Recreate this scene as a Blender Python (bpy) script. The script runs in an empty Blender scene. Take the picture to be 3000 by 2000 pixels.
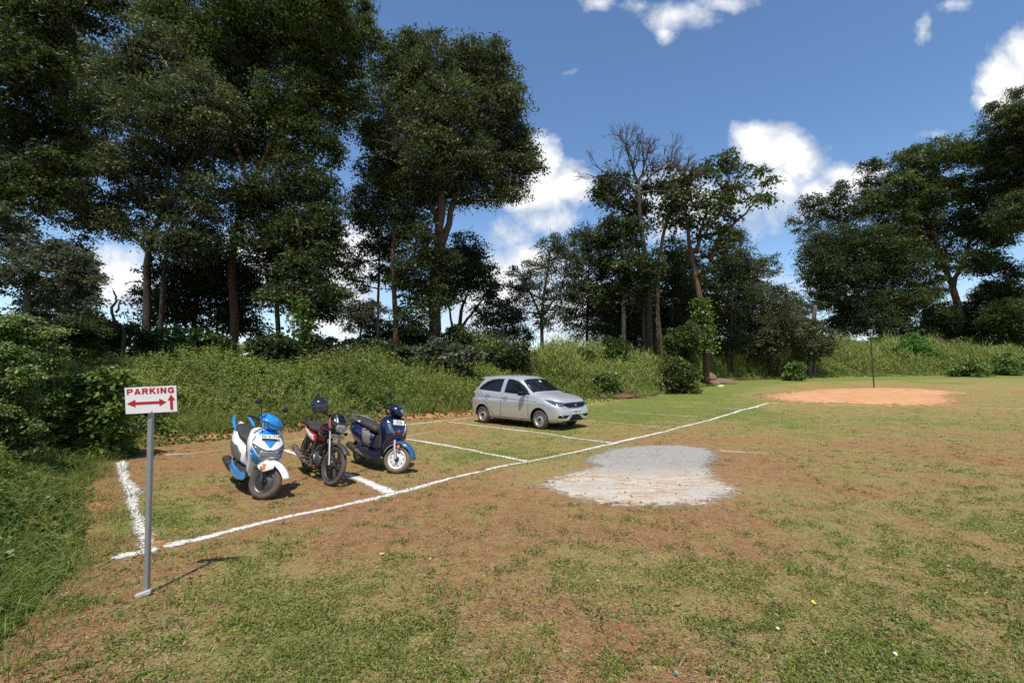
import bpy, bmesh, math, random
import numpy as np
from mathutils import Vector, Matrix
from mathutils.bvhtree import BVHTree
from mathutils.geometry import tessellate_polygon

# ---------------------------------------------------------------- basics
SC = bpy.context.scene
COL = SC.collection
F = 1333.0          # focal length in pixels of a 3000 px wide frame (16 mm lens)
CH = 1.72           # eye height
HY = 1085.0         # row of the horizon
RNG = np.random.default_rng(7)
random.seed(5)
R = math.radians

def link(o, parent=None):
    COL.objects.link(o)
    if parent is not None:
        o.parent = parent
    return o

def tag(o, label=None, cat=None, group=None, kind=None):
    if label: o['label'] = label
    if cat: o['category'] = cat
    if group: o['group'] = group
    if kind: o['kind'] = kind
    return o

def empty(name, loc=(0, 0, 0), rot=(0, 0, 0)):
    o = bpy.data.objects.new(name, None)
    o.empty_display_size = 0.2
    o.location = loc
    o.rotation_euler = rot
    return link(o)

# ---------------------------------------------------------------- node materials
def nm(name):
    m = bpy.data.materials.new(name)
    m.use_nodes = True
    m.node_tree.nodes.clear()
    return m, m.node_tree

def N(nt, t, **kw):
    n = nt.nodes.new(t)
    ins = kw.pop('ins', {})
    for k, v in kw.items():
        setattr(n, k, v)
    for k, v in ins.items():
        if isinstance(v, bpy.types.NodeSocket):
            nt.links.new(v, n.inputs[k])
        else:
            n.inputs[k].default_value = v
    return n

def math_(nt, op, a, b=0.0, c=None, clamp=False):
    n = nt.nodes.new('ShaderNodeMath'); n.operation = op; n.use_clamp = clamp
    for i, v in enumerate((a, b) if c is None else (a, b, c)):
        if isinstance(v, bpy.types.NodeSocket): nt.links.new(v, n.inputs[i])
        else: n.inputs[i].default_value = v
    return n.outputs[0]

def ramp(nt, fac, stops, interp='LINEAR'):
    n = nt.nodes.new('ShaderNodeValToRGB')
    cr = n.color_ramp; cr.interpolation = interp
    while len(cr.elements) < len(stops): cr.elements.new(0.5)
    for e, (p, c) in zip(cr.elements, stops):
        e.position = p
        e.color = (c, c, c, 1) if isinstance(c, (int, float)) else (c[0], c[1], c[2], 1)
    nt.links.new(fac, n.inputs[0])
    return n.outputs[0]

def mixc(nt, fac, a, b, mode='MIX'):
    n = nt.nodes.new('ShaderNodeMix'); n.data_type = 'RGBA'; n.blend_type = mode
    for s, v in ((0, fac), (6, a), (7, b)):
        if isinstance(v, bpy.types.NodeSocket): nt.links.new(v, n.inputs[s])
        elif s == 0: n.inputs[0].default_value = v
        else: n.inputs[s].default_value = (v[0], v[1], v[2], 1)
    return n.outputs[2]

def noise(nt, vec, scale, detail=3.0, rough=0.55):
    n = N(nt, 'ShaderNodeTexNoise', ins={'Scale': scale, 'Detail': detail, 'Roughness': rough})
    if vec is not None: nt.links.new(vec, n.inputs['Vector'])
    return n.outputs[0]

def simple(name, col, rough=0.5, metal=0.0, var=0.15, scale=12.0, dirt=0.0, dirtcol=(0.20, 0.115, 0.06), zfade=None, coat=0.0, bump=0.0, spec=0.5):
    """painted / plastic / metal material: soft colour variation and a dusting of red soil"""
    m, nt = nm(name)
    tc = N(nt, 'ShaderNodeTexCoord')
    o = tc.outputs['Object']
    n1 = noise(nt, o, scale, 4)
    c = mixc(nt, n1, tuple(x * (1 - var) for x in col), tuple(min(1, x * (1 + var)) for x in col))
    r = rough
    if dirt > 0:
        n2 = noise(nt, o, scale * 0.45, 6, 0.7)
        f = ramp(nt, n2, [(0.35, 0.0), (0.75, 1.0)])
        if zfade:
            sp = N(nt, 'ShaderNodeSeparateXYZ', ins={0: o})
            zz = ramp(nt, math_(nt, 'DIVIDE', sp.outputs[2], zfade), [(0.0, 1.0), (1.0, 0.0)])
            f = math_(nt, 'MULTIPLY', math_(nt, 'ADD', f, 0.35), zz, clamp=True)
        f = math_(nt, 'MULTIPLY', f, dirt, clamp=True)
        c = mixc(nt, f, c, dirtcol)
        r = math_(nt, 'MULTIPLY_ADD', f, 0.9 - rough, rough, clamp=True)
    b = N(nt, 'ShaderNodeBsdfPrincipled', ins={'Metallic': metal, 'Coat Weight': coat, 'Specular IOR Level': spec})
    nt.links.new(c, b.inputs['Base Color'])
    if isinstance(r, bpy.types.NodeSocket): nt.links.new(r, b.inputs['Roughness'])
    else: b.inputs['Roughness'].default_value = r
    if bump > 0:
        bp = N(nt, 'ShaderNodeBump', ins={'Strength': bump, 'Distance': 0.01, 'Height': noise(nt, o, scale * 6, 3)})
        nt.links.new(bp.outputs[0], b.inputs['Normal'])
    out = N(nt, 'ShaderNodeOutputMaterial')
    nt.links.new(b.outputs[0], out.inputs[0])
    return m

def leafmat(name, stops, trans=0.3, gloss=0.5, rough=0.45, spec=0.35):
    """foliage: colour from the per-leaf value 'v', diffuse + translucent + a waxy sheen"""
    m, nt = nm(name)
    at = N(nt, 'ShaderNodeAttribute', attribute_name='v')
    c = ramp(nt, at.outputs['Fac'], stops)
    b = N(nt, 'ShaderNodeBsdfPrincipled', ins={'Roughness': rough, 'Specular IOR Level': spec})
    nt.links.new(c, b.inputs['Base Color'])
    t = N(nt, 'ShaderNodeBsdfTranslucent')
    nt.links.new(mixc(nt, 0.5, c, (0.10, 0.16, 0.02)), t.inputs[0])
    mx = N(nt, 'ShaderNodeMixShader', ins={0: trans, 1: b.outputs[0], 2: t.outputs[0]})
    out = N(nt, 'ShaderNodeOutputMaterial')
    nt.links.new(mx.outputs[0], out.inputs[0])
    return m

# ---------------------------------------------------------------- value noise (numpy)
def _hash(ix, iy, iz, seed):
    h = (ix * 374761393 + iy * 668265263 + iz * 2147483647 + seed * 974634777) & 0xFFFFFFFF
    h = ((h ^ (h >> 13)) * 1274126177) & 0xFFFFFFFF
    h = h ^ (h >> 16)
    return (h & 0xFFFF) / 65535.0

def vnoise(P, scale=1.0, seed=0, octaves=1):
    P = np.asarray(P, float)
    out = np.zeros(len(P)); amp = 1.0; tot = 0
    for k in range(octaves):
        Q = P * scale * (2 ** k) + 31.7 * (k + 1)
        I = np.floor(Q).astype(np.int64); f = Q - I; f = f * f * (3 - 2 * f)
        r = 0
        for dx in (0, 1):
            for dy in (0, 1):
                for dz in (0, 1):
                    w = (f[:, 0] if dx else 1 - f[:, 0]) * (f[:, 1] if dy else 1 - f[:, 1]) * (f[:, 2] if dz else 1 - f[:, 2])
                    r = r + w * _hash(I[:, 0] + dx, I[:, 1] + dy, I[:, 2] + dz, seed + k)
        out += r * amp; tot += amp; amp *= 0.5
    return out / tot

def xyz(x, y, z=0.0):
    x = np.atleast_1d(np.asarray(x, float)); y = np.atleast_1d(np.asarray(y, float))
    return np.stack([x, y, np.zeros_like(x) + z], 1)

# ---------------------------------------------------------------- terrain height
FOOT = np.array([(-2.9, -60), (-2.75, -3), (-2.75, 1.4), (-3.1, 2.6), (-3.75, 3.8), (-5.05, 5.4), (-6.6, 7.1), (-8.2, 8.8),
                 (-8.5, 9.7), (-7.5, 11.0), (-6.0, 13.1), (-4.1, 15.3), (-1.6, 17.6), (1.5, 19.9), (4.5, 21.8),
                 (7.3, 24.3), (10.0, 26.9), (13.0, 30.0), (16.5, 33.9), (22.0, 36.0), (28.0, 37.6), (36.5, 39.3), (46.5, 41.3),
                 (66, 47), (140, 66)], float)

def foot_dist(x, y):
    """distance outside the foot of the bank, negative on the field"""
    d = np.full(x.shape, 1e9)
    for a, b in zip(FOOT[:-1], FOOT[1:]):
        ab = b - a
        t = np.clip(((x - a[0]) * ab[0] + (y - a[1]) * ab[1]) / (ab @ ab), 0, 1)
        d = np.minimum(d, np.hypot(x - a[0] - t * ab[0], y - a[1] - t * ab[1]))
    poly = np.vstack([FOOT, [(140, -60)]])
    ins = np.zeros(x.shape, bool)
    j = len(poly) - 1
    for i in range(len(poly)):
        xi, yi = poly[i]; xj, yj = poly[j]
        c = ((yi > y) != (yj > y)) & (x < (xj - xi) * (y - yi) / (yj - yi + 1e-12) + xi)
        ins ^= c; j = i
    return np.where(ins, -d, d)

def smooth(t):
    t = np.clip(t, 0, 1)
    return t * t * (3 - 2 * t)

def ht(x, y, micro=True):
    x = np.atleast_1d(np.asarray(x, float)); y = np.atleast_1d(np.asarray(y, float))
    d = foot_dist(x, y)
    rise = 0.06 * np.clip(y - 18, 0, None)
    rise = np.where(y < 20, 0.015 * np.clip(y - 16, 0, None) ** 2 * 0.5, rise - 0.0)
    rise = np.minimum(rise, 1.75 - 0.1 * np.exp(-(y - 45) ** 2 / 50))
    H = np.interp(x, [-14, -4, 0, 4, 10, 20, 60], [1.35, 1.3, .95, .70, .85, 1.3, 1.3]) + 1.1 * np.clip((-x - 4.6) / 3, 0, 1) * np.interp(y, [9, 12], [1, 0])
    W = np.interp(x, [-9, -4, 6, 30], [4.2, 4.4, 4.6, 5.5]) * np.interp(y, [8.5, 10.5], [.78, 1])
    z = rise + H * smooth((d + 0.1) / W)
    if micro:
        P = xyz(x, y)
        out = np.clip(d + 0.2, 0, 1.2)
        z = z + (vnoise(P, 0.55, 3, 2) - 0.5) * (0.05 + 0.35 * out)
        z = z + (vnoise(P, 3.1, 9, 2) - 0.5) * (0.022 + 0.10 * np.clip(out, 0, 1))
    return z

def hz(x, y):
    return float(ht([x], [y])[0])

def gp(px, py):
    """ground point seen at a pixel of the photograph (march along the sight line)"""
    Y = np.geomspace(1.5, 90, 4000)
    X = (px - 1500) / F * Y
    Z = CH - (py - HY) / F * Y
    g = ht(X, Y, False)
    k = int(np.argmax(Z < g))
    return X[k], Y[k], g[k]

def at(px, py, Y):
    return np.array([(px - 1500) / F * Y, Y, CH - (py - HY) / F * Y])

# ---------------------------------------------------------------- mesh making
def np_mesh(name, V, Fc, mat, parent=None, fattr=None, smooth_=False, vattr=None):
    V = np.asarray(V, np.float32); Fc = np.asarray(Fc, np.int32)
    me = bpy.data.meshes.new(name)
    me.vertices.add(len(V)); me.vertices.foreach_set('co', V.ravel())
    k = Fc.shape[1]
    me.loops.add(Fc.size); me.loops.foreach_set('vertex_index', Fc.ravel())
    me.polygons.add(len(Fc))
    me.polygons.foreach_set('loop_start', np.arange(0, Fc.size, k, dtype=np.int32))
    me.polygons.foreach_set('loop_total', np.full(len(Fc), k, np.int32))
    if smooth_: me.polygons.foreach_set('use_smooth', np.ones(len(Fc), bool))
    if fattr is not None:
        a = me.attributes.new('v', 'FLOAT', 'FACE'); a.data.foreach_set('value', np.asarray(fattr, np.float32))
    if vattr:
        for nme, arr in vattr.items():
            a = me.attributes.new(nme, 'FLOAT', 'POINT'); a.data.foreach_set('value', np.asarray(arr, np.float32))
    me.update(calc_edges=True)
    me.materials.append(mat)
    o = bpy.data.objects.new(name, me)
    return link(o, parent)

def leaf_quads(C, L, W, A=None, up=0.35, rng=RNG, flat=0.0):
    """diamond leaves at C; A = long axis directions (or random)"""
    n = len(C)
    if A is None:
        A = rng.normal(size=(n, 3)); A[:, 2] = A[:, 2] * 0.7 - 0.25
    A = A / (np.linalg.norm(A, axis=1, keepdims=True) + 1e-9)
    Nn = rng.normal(size=(n, 3)); Nn[:, 2] = np.abs(Nn[:, 2]) + up * 2.5
    B = np.cross(A, Nn); B /= (np.linalg.norm(B, axis=1, keepdims=True) + 1e-9)
    L = np.asarray(L).reshape(-1, 1) * 0.5; W = np.asarray(W).reshape(-1, 1) * 0.5
    V = np.empty((n, 4, 3))
    V[:, 0] = C - A * L
    V[:, 1] = C + B * W - A * L * 0.15
    V[:, 2] = C + A * L
    V[:, 3] = C - B * W - A * L * 0.15
    Fc = np.arange(n * 4).reshape(n, 4)
    return V.reshape(-1, 3), Fc

class Tubes:
    """many tapered tubes gathered into one mesh"""
    def __init__(s): s.V = []; s.F = []; s.n = 0
    def add(s, pts, rad, n=6, cap=True):
        pts = np.asarray(pts, float); k = len(pts)
        rad = np.full(k, rad) if np.isscalar(rad) else np.asarray(rad, float)
        d = np.gradient(pts, axis=0); d /= np.linalg.norm(d, axis=1, keepdims=True) + 1e-9
        ref = np.array([0, 0, 1.0]) if abs(d[0][2]) < 0.9 else np.array([1.0, 0, 0])
        a = np.cross(d, ref); a /= np.linalg.norm(a, axis=1, keepdims=True) + 1e-9
        b = np.cross(d, a)
        th = np.arange(n) / n * 2 * math.pi
        ring = (np.cos(th)[None, :, None] * a[:, None] + np.sin(th)[None, :, None] * b[:, None]) * rad[:, None, None] + pts[:, None]
        s.V.append(ring.reshape(-1, 3))
        for i in range(k - 1):
            for j in range(n):
                j2 = (j + 1) % n
                s.F.append((s.n + i * n + j, s.n + i * n + j2, s.n + (i + 1) * n + j2, s.n + (i + 1) * n + j))
        if cap:
            s.V.append(pts[[0, -1]])
            c0 = s.n + k * n
            for j in range(n):
                j2 = (j + 1) % n
                s.F.append((c0, s.n + j2, s.n + j, c0)); s.F.append((c0 + 1, s.n + (k - 1) * n + j, s.n + (k - 1) * n + j2, c0 + 1))
            s.n += 2
        s.n += k * n
        return s
    def data(s):
        return np.vstack(s.V), s.F

XF = [None]          # matrix applied to the vertices while building (steered parts)
RAW = {}

def build(name, V, Fc, mat, parent=None, smooth_=True, angle=35, bevel=0.0, solid=0.0, sub=0):
    V = [tuple(map(float, v)) for v in V]
    Fl = []
    for f in Fc:
        g = []
        for i in f:
            if not g or g[-1] != int(i): g.append(int(i))
        if len(g) > 1 and g[0] == g[-1]: g.pop()
        if len(set(g)) >= 3: Fl.append(tuple(g))
    W = V if XF[0] is None else [tuple(XF[0] @ Vector(v)) for v in V]
    me = bpy.data.meshes.new(name)
    me.from_pydata(W, [], Fl)
    bm = bmesh.new(); bm.from_mesh(me)
    bmesh.ops.remove_doubles(bm, verts=bm.verts, dist=1e-5)
    bmesh.ops.recalc_face_normals(bm, faces=bm.faces)
    bm.to_mesh(me); bm.free()
    if smooth_:
        me.polygons.foreach_set('use_smooth', [True] * len(me.polygons))
        me.set_sharp_from_angle(angle=R(angle))
    me.materials.append(mat)
    o = bpy.data.objects.new(name, me)
    link(o, parent)
    if solid: 
        md = o.modifiers.new('s', 'SOLIDIFY'); md.thickness = solid; md.offset = 0
    if bevel:
        md = o.modifiers.new('b', 'BEVEL'); md.width = bevel; md.segments = 2; md.limit_method = 'ANGLE'
    if sub:
        md = o.modifiers.new('u', 'SUBSURF'); md.levels = sub; md.render_levels = sub
    o_b = BVHTree.FromPolygons([Vector(v) for v in V], Fl)
    RAW[o.name] = o_b
    return o

def boxm(c, s, M=None):
    v = []
    for dx in (-.5, .5):
        for dy in (-.5, .5):
            for dz in (-.5, .5):
                p = Vector((dx * s[0], dy * s[1], dz * s[2]))
                if M is not None: p = M @ p
                v.append(tuple(p + Vector(c)))
    f = [(0, 1, 3, 2), (4, 6, 7, 5), (0, 4, 5, 1), (2, 3, 7, 6), (0, 2, 6, 4), (1, 5, 7, 3)]
    return v, f

def merge(*parts):
    V = []; Fc = []
    for v, f in parts:
        n = len(V); V += [tuple(p) for p in v]
        Fc += [tuple(i + n for i in g) for g in f]
    return V, Fc

def tubem(pts, rad, n=8):
    t = Tubes().add(pts, rad, n)
    return t.data()

def ringloft(rings, close=True, capa=True, capb=True):
    n = len(rings[0]); V = [p for r in rings for p in r]; Fc = []
    for i in range(len(rings) - 1):
        for j in range(n if close else n - 1):
            j2 = (j + 1) % n
            Fc.append((i * n + j, i * n + j2, (i + 1) * n + j2, (i + 1) * n + j))
    if capa: Fc.append(tuple(range(n))[::-1])
    if capb: Fc.append(tuple((len(rings) - 1) * n + j for j in range(n)))
    return V, Fc

def sgnpow(a, p): return math.copysign(abs(a) ** p, a)

def loftx(secs, n=24, fine=5):
    """secs: (x, z_low, z_high, half_width, squareness, z of widest point or None)"""
    secs = [tuple(s) + (0.75,) * (5 - len(s)) for s in secs]
    xs = [s[0] for s in secs]; T = np.linspace(0, len(secs) - 1, (len(secs) - 1) * fine + 1)
    A = np.array([s[:5] for s in secs], float)
    rings = []
    for t in T:
        x, zl, zh, hw, p = catmull(A, t)
        zc = (zl + zh) / 2; h = max((zh - zl) / 2, .002); hw = max(hw, .002)
        rings.append([(x, hw * sgnpow(math.cos(a), p), zc + h * sgnpow(math.sin(a), p)) for a in [2 * math.pi * k / n for k in range(n)]])
    return ringloft(rings)

def loftz(secs, n=28, fine=5):
    """secs: (z, x_back, x_front, half_width, squareness)"""
    secs = [tuple(s) + (0.75,) * (5 - len(s)) for s in secs]
    T = np.linspace(0, len(secs) - 1, (len(secs) - 1) * fine + 1)
    A = np.array(secs, float)
    rings = []
    for t in T:
        z, xb, xf, hw, p = catmull(A, t)
        xc = (xb + xf) / 2; h = max((xf - xb) / 2, .002); hw = max(hw, .002)
        rings.append([(xc + h * sgnpow(math.cos(a), p), hw * sgnpow(math.sin(a), p), z) for a in [2 * math.pi * k / n for k in range(n)]])
    return ringloft(rings)

def catmull(A, t):
    i = min(int(t), len(A) - 2); f = t - i
    p1 = A[i]; p2 = A[i + 1]
    p0 = A[i - 1] if i > 0 else 2 * p1 - p2
    p3 = A[i + 2] if i + 2 < len(A) else 2 * p2 - p1
    k = 0.5
    m1 = (p2 - p0) * k; m2 = (p3 - p1) * k
    f2 = f * f; f3 = f2 * f
    return (2 * f3 - 3 * f2 + 1) * p1 + (f3 - 2 * f2 + f) * m1 + (-2 * f3 + 3 * f2) * p2 + (f3 - f2) * m2

def revolve(profile, c=(0, 0, 0), n=36):
    """profile of (radius, y) turned about the y axis through c"""
    rings = []
    for k in range(n):
        a = 2 * math.pi * k / n
        rings.append([(c[0] + r * math.cos(a), c[1] + y, c[2] + r * math.sin(a)) for r, y in profile])
    m = len(profile); V = [p for r in rings for p in r]; Fc = []
    for i in range(n):
        i2 = (i + 1) % n
        for j in range(m - 1):
            Fc.append((i * m + j, i * m + j + 1, i2 * m + j + 1, i2 * m + j))
    return V, Fc

def decal(name, target, outline, O, U, Vv, mat, parent=None, off=.004, step=.04, thick=.004, far=1.0):
    """a fitted panel: an outline in the plane (O,U,V) laid on the surface of target along -(U x V)"""
    O = Vector(O); U = Vector(U).normalized(); Vv = Vector(Vv).normalized(); Nn = U.cross(Vv)
    dd = []
    for p in outline:
        if not dd or (abs(p[0] - dd[-1][0]) + abs(p[1] - dd[-1][1])) > 1e-6: dd.append((float(p[0]), float(p[1])))
    if abs(dd[0][0] - dd[-1][0]) + abs(dd[0][1] - dd[-1][1]) < 1e-6: dd.pop()
    outline = dd
    bm = bmesh.new()
    vs = [bm.verts.new((u, v, 0)) for u, v in outline]
    for t_ in tessellate_polygon([[Vector((u, v, 0)) for u, v in outline]]):
        if len(set(t_)) == 3: bm.faces.new([vs[k] for k in t_])
    us = [p[0] for p in outline]; vv = [p[1] for p in outline]
    for lo, hi, ax in ((min(us), max(us), 0), (min(vv), max(vv), 1)):
        k = int((hi - lo) / step)
        for i in range(1, k + 1):
            c = lo + (hi - lo) * i / (k + 1)
            co = [0, 0, 0]; co[ax] = c; no = [0, 0, 0]; no[ax] = 1
            bmesh.ops.bisect_plane(bm, geom=bm.verts[:] + bm.edges[:] + bm.faces[:], plane_co=co, plane_no=no, dist=1e-6)
    bvh = RAW[target.name]
    for v in bm.verts:
        p = O + U * v.co.x + Vv * v.co.y
        hit = bvh.ray_cast(p + Nn * far, -Nn, far * 3)
        if hit[0] is None:
            hit = bvh.find_nearest(p)
            v.co = hit[0] + Nn * off * 0.3
        else:
            v.co = hit[0] + Nn * off
    bmesh.ops.recalc_face_normals(bm, faces=bm.faces)
    fs = bm.faces[:]
    if fs and sum((f.normal.dot(Nn) * f.calc_area() for f in fs)) < 0:
        bmesh.ops.reverse_faces(bm, faces=fs)
    V = [v.co.copy() for v in bm.verts]; bm.verts.index_update()
    Fc = [tuple(v.index for v in f.verts) for f in bm.faces]
    bm.free()
    W = V if XF[0] is None else [XF[0] @ v for v in V]
    me = bpy.data.meshes.new(name); me.from_pydata([tuple(v) for v in W], [], Fc)
    me.polygons.foreach_set('use_smooth', [True] * len(me.polygons))
    me.materials.append(mat)
    o = bpy.data.objects.new(name, me); link(o, parent)
    md = o.modifiers.new('s', 'SOLIDIFY'); md.thickness = thick; md.offset = -1
    return o

def mirror_y(pts): return [(-u, v) for u, v in pts][::-1]

def text_mesh(name, body, size, mat, parent, M, offset=0.0, extrude=0.001, sx=1.0):
    cu = bpy.data.curves.new(name, 'FONT'); cu.body = body; cu.size = size; cu.offset = offset
    cu.extrude = extrude; cu.align_x = 'CENTER'; cu.align_y = 'CENTER'; cu.space_character = 1.0
    t = bpy.data.objects.new(name, cu); COL.objects.link(t)
    dg = bpy.context.evaluated_depsgraph_get()
    me = bpy.data.meshes.new_from_object(t.evaluated_get(dg))
    bpy.data.objects.remove(t)
    me.transform(M @ Matrix.Diagonal((sx, 1, 1, 1)))
    if XF[0] is not None: me.transform(XF[0])
    me.materials.clear(); me.materials.append(mat)
    o = bpy.data.objects.new(name, me)
    return link(o, parent)

def frameM(O, U, Vv):
    U = Vector(U).normalized(); Vv = Vector(Vv).normalized(); W = U.cross(Vv)
    M = Matrix((U, Vv, W)).transposed().to_4x4(); M.translation = Vector(O)
    return M
# ---------------------------------------------------------------- render, camera, light, sky
SC.view_settings.view_transform = 'Standard'
SC.view_settings.look = 'None'
SC.view_settings.exposure = 0.15
SC.view_settings.gamma = 1.0
SC.render.engine = 'CYCLES'
SC.cycles.use_denoising = False
SC.cycles.sample_clamp_indirect = 4.0
SC.cycles.max_bounces = 6
SC.cycles.diffuse_bounces = 3
SC.cycles.glossy_bounces = 3
SC.cycles.transmission_bounces = 4
SC.cycles.transparent_max_bounces = 12
SC.cycles.caustics_reflective = False
SC.cycles.caustics_refractive = False

cam = bpy.data.cameras.new('camera')
cam.lens = 16.0; cam.sensor_width = 36.0; cam.shift_y = (HY - 1000) / 3000.0
cam.clip_start = 0.05; cam.clip_end = 2000
camo = bpy.data.objects.new('camera', cam); link(camo)
camo.location = (0, 0, CH); camo.rotation_euler = (R(90), 0, 0)
SC.camera = camo

SUN_EL, SUN_AZ = 66.0, 188.0          # azimuth clockwise from +Y: behind the camera, a little left
sd = Vector((math.sin(R(SUN_AZ)) * math.cos(R(SUN_EL)), math.cos(R(SUN_AZ)) * math.cos(R(SUN_EL)), math.sin(R(SUN_EL))))
sun = bpy.data.lights.new('sun', 'SUN'); sun.energy = 4.7; sun.angle = R(0.5); sun.color = (1.0, 0.95, 0.87)
suno = bpy.data.objects.new('sun', sun); link(suno)
suno.rotation_euler = sd.to_track_quat('Z', 'Y').to_euler()
suno.location = (0, -20, 60)

world = bpy.data.worlds.new('World'); SC.world = world
world.use_nodes = True
nt = world.node_tree; nt.nodes.clear()
sky = N(nt, 'ShaderNodeTexSky', sky_type='NISHITA', sun_disc=False, sun_elevation=R(SUN_EL), sun_rotation=R(SUN_AZ),
        air_density=1.0, dust_density=0.6, ozone_density=1.0, altitude=900)
tc = N(nt, 'ShaderNodeTexCoord')
sp = N(nt, 'ShaderNodeSeparateXYZ', ins={0: tc.outputs['Generated']})
yy = math_(nt, 'MAXIMUM', sp.outputs[1], 0.02)
u = math_(nt, 'DIVIDE', sp.outputs[0], yy); v = math_(nt, 'DIVIDE', sp.outputs[2], yy)
uv = N(nt, 'ShaderNodeCombineXYZ', ins={0: u, 1: v, 2: 0.0}).outputs[0]
nz = N(nt, 'ShaderNodeTexNoise', ins={'Vector': uv, 'Scale': 7.0, 'Detail': 5.0, 'Roughness': 0.6})
off = N(nt, 'ShaderNodeVectorMath', operation='SUBTRACT', ins={0: nz.outputs['Color'], 1: (0.5, 0.5, 0.5)})
off = N(nt, 'ShaderNodeVectorMath', operation='MULTIPLY', ins={0: off.outputs[0], 1: (0.085, 0.07, 0.0)})
wuv = N(nt, 'ShaderNodeVectorMath', operation='ADD', ins={0: uv, 1: off.outputs[0]}).outputs[0]
CL = [  # clouds: photograph column, row, half width, half height, thickness
    (1585, 500, 62, 95, 1.0), (1660, 535, 95, 62, 1.0), (1545, 575, 130, 55, .95), (1600, 640, 110, 60, .7), (1500, 700, 150, 85, .5),
    (1560, 770, 130, 70, .8), (1480, 840, 110, 110, 1.0), (1400, 900, 120, 120, .8),
    (2235, 415, 90, 55, 1.0), (2290, 440, 100, 70, 1.1), (2340, 475, 75, 70, 1.0), (2290, 540, 110, 80, .8), (2240, 620, 110, 100, .5), (2150, 600, 200, 110, .6),
    (2010, 600, 200, 120, .75), (2490, 530, 90, 45, 1.0), (2420, 580, 120, 60, .8), (2560, 500, 60, 30, .8), (2350, 610, 90, 60, .5),
    (2950, 240, 75, 120, 1.1), (2990, 150, 60, 80, 1.0), (2895, 300, 45, 30, .9), (2960, 330, 70, 60, .9), 
    (1985, 45, 110, 55, .72), (1955, 90, 36, 45, .62), (1760, 10, 70, 40, .55), (2120, 5, 130, 35, .6), (1870, 15, 80, 30, .5),
    (2700, 90, 34, 75, .52), (2780, 25, 80, 30, .5), (1680, 200, 40, 14, .40),
    (330, 820, 130, 90, 1.0), (320, 735, 60, 35, .5), (1040, 760, 110, 120, 1.0), (980, 900, 140, 110, .9), (1010, 680, 60, 50, .6),
    (780, 780, 220, 130, .8), (2450, 850, 150, 100, .7), (2200, 900, 250, 120, .7), (1700, 900, 250, 120, .8), (2900, 900, 200, 120, .5), (2730, 400, 100, 25, .4),
]
acc = None
for (cx, cy, rx, ry, th) in CL:
    c = ((cx - 1500) / F, (HY - cy) / F, 0)
    s1 = N(nt, 'ShaderNodeVectorMath', operation='SUBTRACT', ins={0: wuv, 1: c}).outputs[0]
    s2 = N(nt, 'ShaderNodeVectorMath', operation='MULTIPLY', ins={0: s1, 1: (F / rx, F / ry, 0)}).outputs[0]
    ln = N(nt, 'ShaderNodeVectorMath', operation='LENGTH', ins={0: s2}).outputs['Value']
    q = math_(nt, 'MULTIPLY_ADD', ln, -0.8 * th, 1.35 * th)
    acc = q if acc is None else math_(nt, 'MAXIMUM', acc, q)
front = math_(nt, 'GREATER_THAN', sp.outputs[1], 0.02)
acc = math_(nt, 'MAXIMUM', acc, 0.0)
gen = noise(nt, tc.outputs['Generated'], 2.6, 5, 0.6)
acc = mixc(nt, front, math_(nt, 'MULTIPLY_ADD', gen, 3.0, -1.25), acc)
fine = noise(nt, uv, 22.0, 6, 0.65)
den = math_(nt, 'ADD', acc, math_(nt, 'MULTIPLY_ADD', fine, 0.7, -0.35))
mask = ramp(nt, den, [(0.36, 0.0), (0.6, 0.55), (0.88, 1.0)])
nzb = noise(nt, uv, 11.0, 6, 0.6)
shade = ramp(nt, math_(nt, 'ADD', math_(nt, 'MULTIPLY', nzb, 0.8), math_(nt, 'MULTIPLY', acc, 0.35)),
             [(0.38, (2.6, 3.1, 3.9)), (0.58, (4.3, 4.6, 5.1)), (0.78, (6.6, 6.6, 6.7))])
hsv = N(nt, 'ShaderNodeHueSaturation', ins={'Saturation': 1.13, 'Value': 1.08, 'Color': sky.outputs[0]})
col = mixc(nt, mask, hsv.outputs[0], shade)
bg = N(nt, 'ShaderNodeBackground', ins={'Color': col, 'Strength': 0.15})
wo = N(nt, 'ShaderNodeOutputWorld'); nt.links.new(bg.outputs[0], wo.inputs[0])

# ---------------------------------------------------------------- ground
def gmap(x, y, d):
    """how grassy the field is (0 bare red soil, 1 green)"""
    P = xyz(x, y)
    g = 0.215 + 0.10 * smooth((y - 6.5) / 6) + (vnoise(P, 0.35, 21, 3) - 0.5) * .6 + (vnoise(P, 1.6, 5, 3) - 0.5) * 0.75
    for cx, cy, r, a in ((-1.2, 2.9, .75, .42), (-0.5, 2.5, .5, .28), (-4.3, 5.2, .9, .45), (-2.0, 3.5, .6, .25), (3.9, 4.2, 1.3, .10), (6.5, 6.0, 2.5, .20), (2.0, 2.6, .6, .2), (.9, 3.6, .6, .12), (-1.9, 5.6, .7, -.1), (.6, 4.7, 1.3, -.28),
                         (2.2, 5.0, 1.0, -.2), (.5, 2.6, .9, -.15), (8, 9, 3, -.12), (4.5, 8.0, 1.5, -.22), (-.3, 6.5, 1.0, .05), (0, 11, 3, .05), (-3, 7.5, 1.2, -.1), (-1.5, 9.5, 2.5, .10), (12, 14, 5, .1),
                         (5.0, 19.5, 4.5, .55), (10, 24, 4, .35)):
        g = g + a * np.exp(-((x - cx) ** 2 + (y - cy) ** 2) / (r * r))
    g = g + 0.55 * np.exp(-((d + 1.2) / 1.6) ** 2) * (y > 22) + 0.2 * smooth((y - 26) / 6)
    g = g - 0.6 * np.exp(-((d - 0.1) / 0.45) ** 2) * (vnoise(P, 0.6, 77, 2) > 0.42) * (y < 24)
    return g

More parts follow.
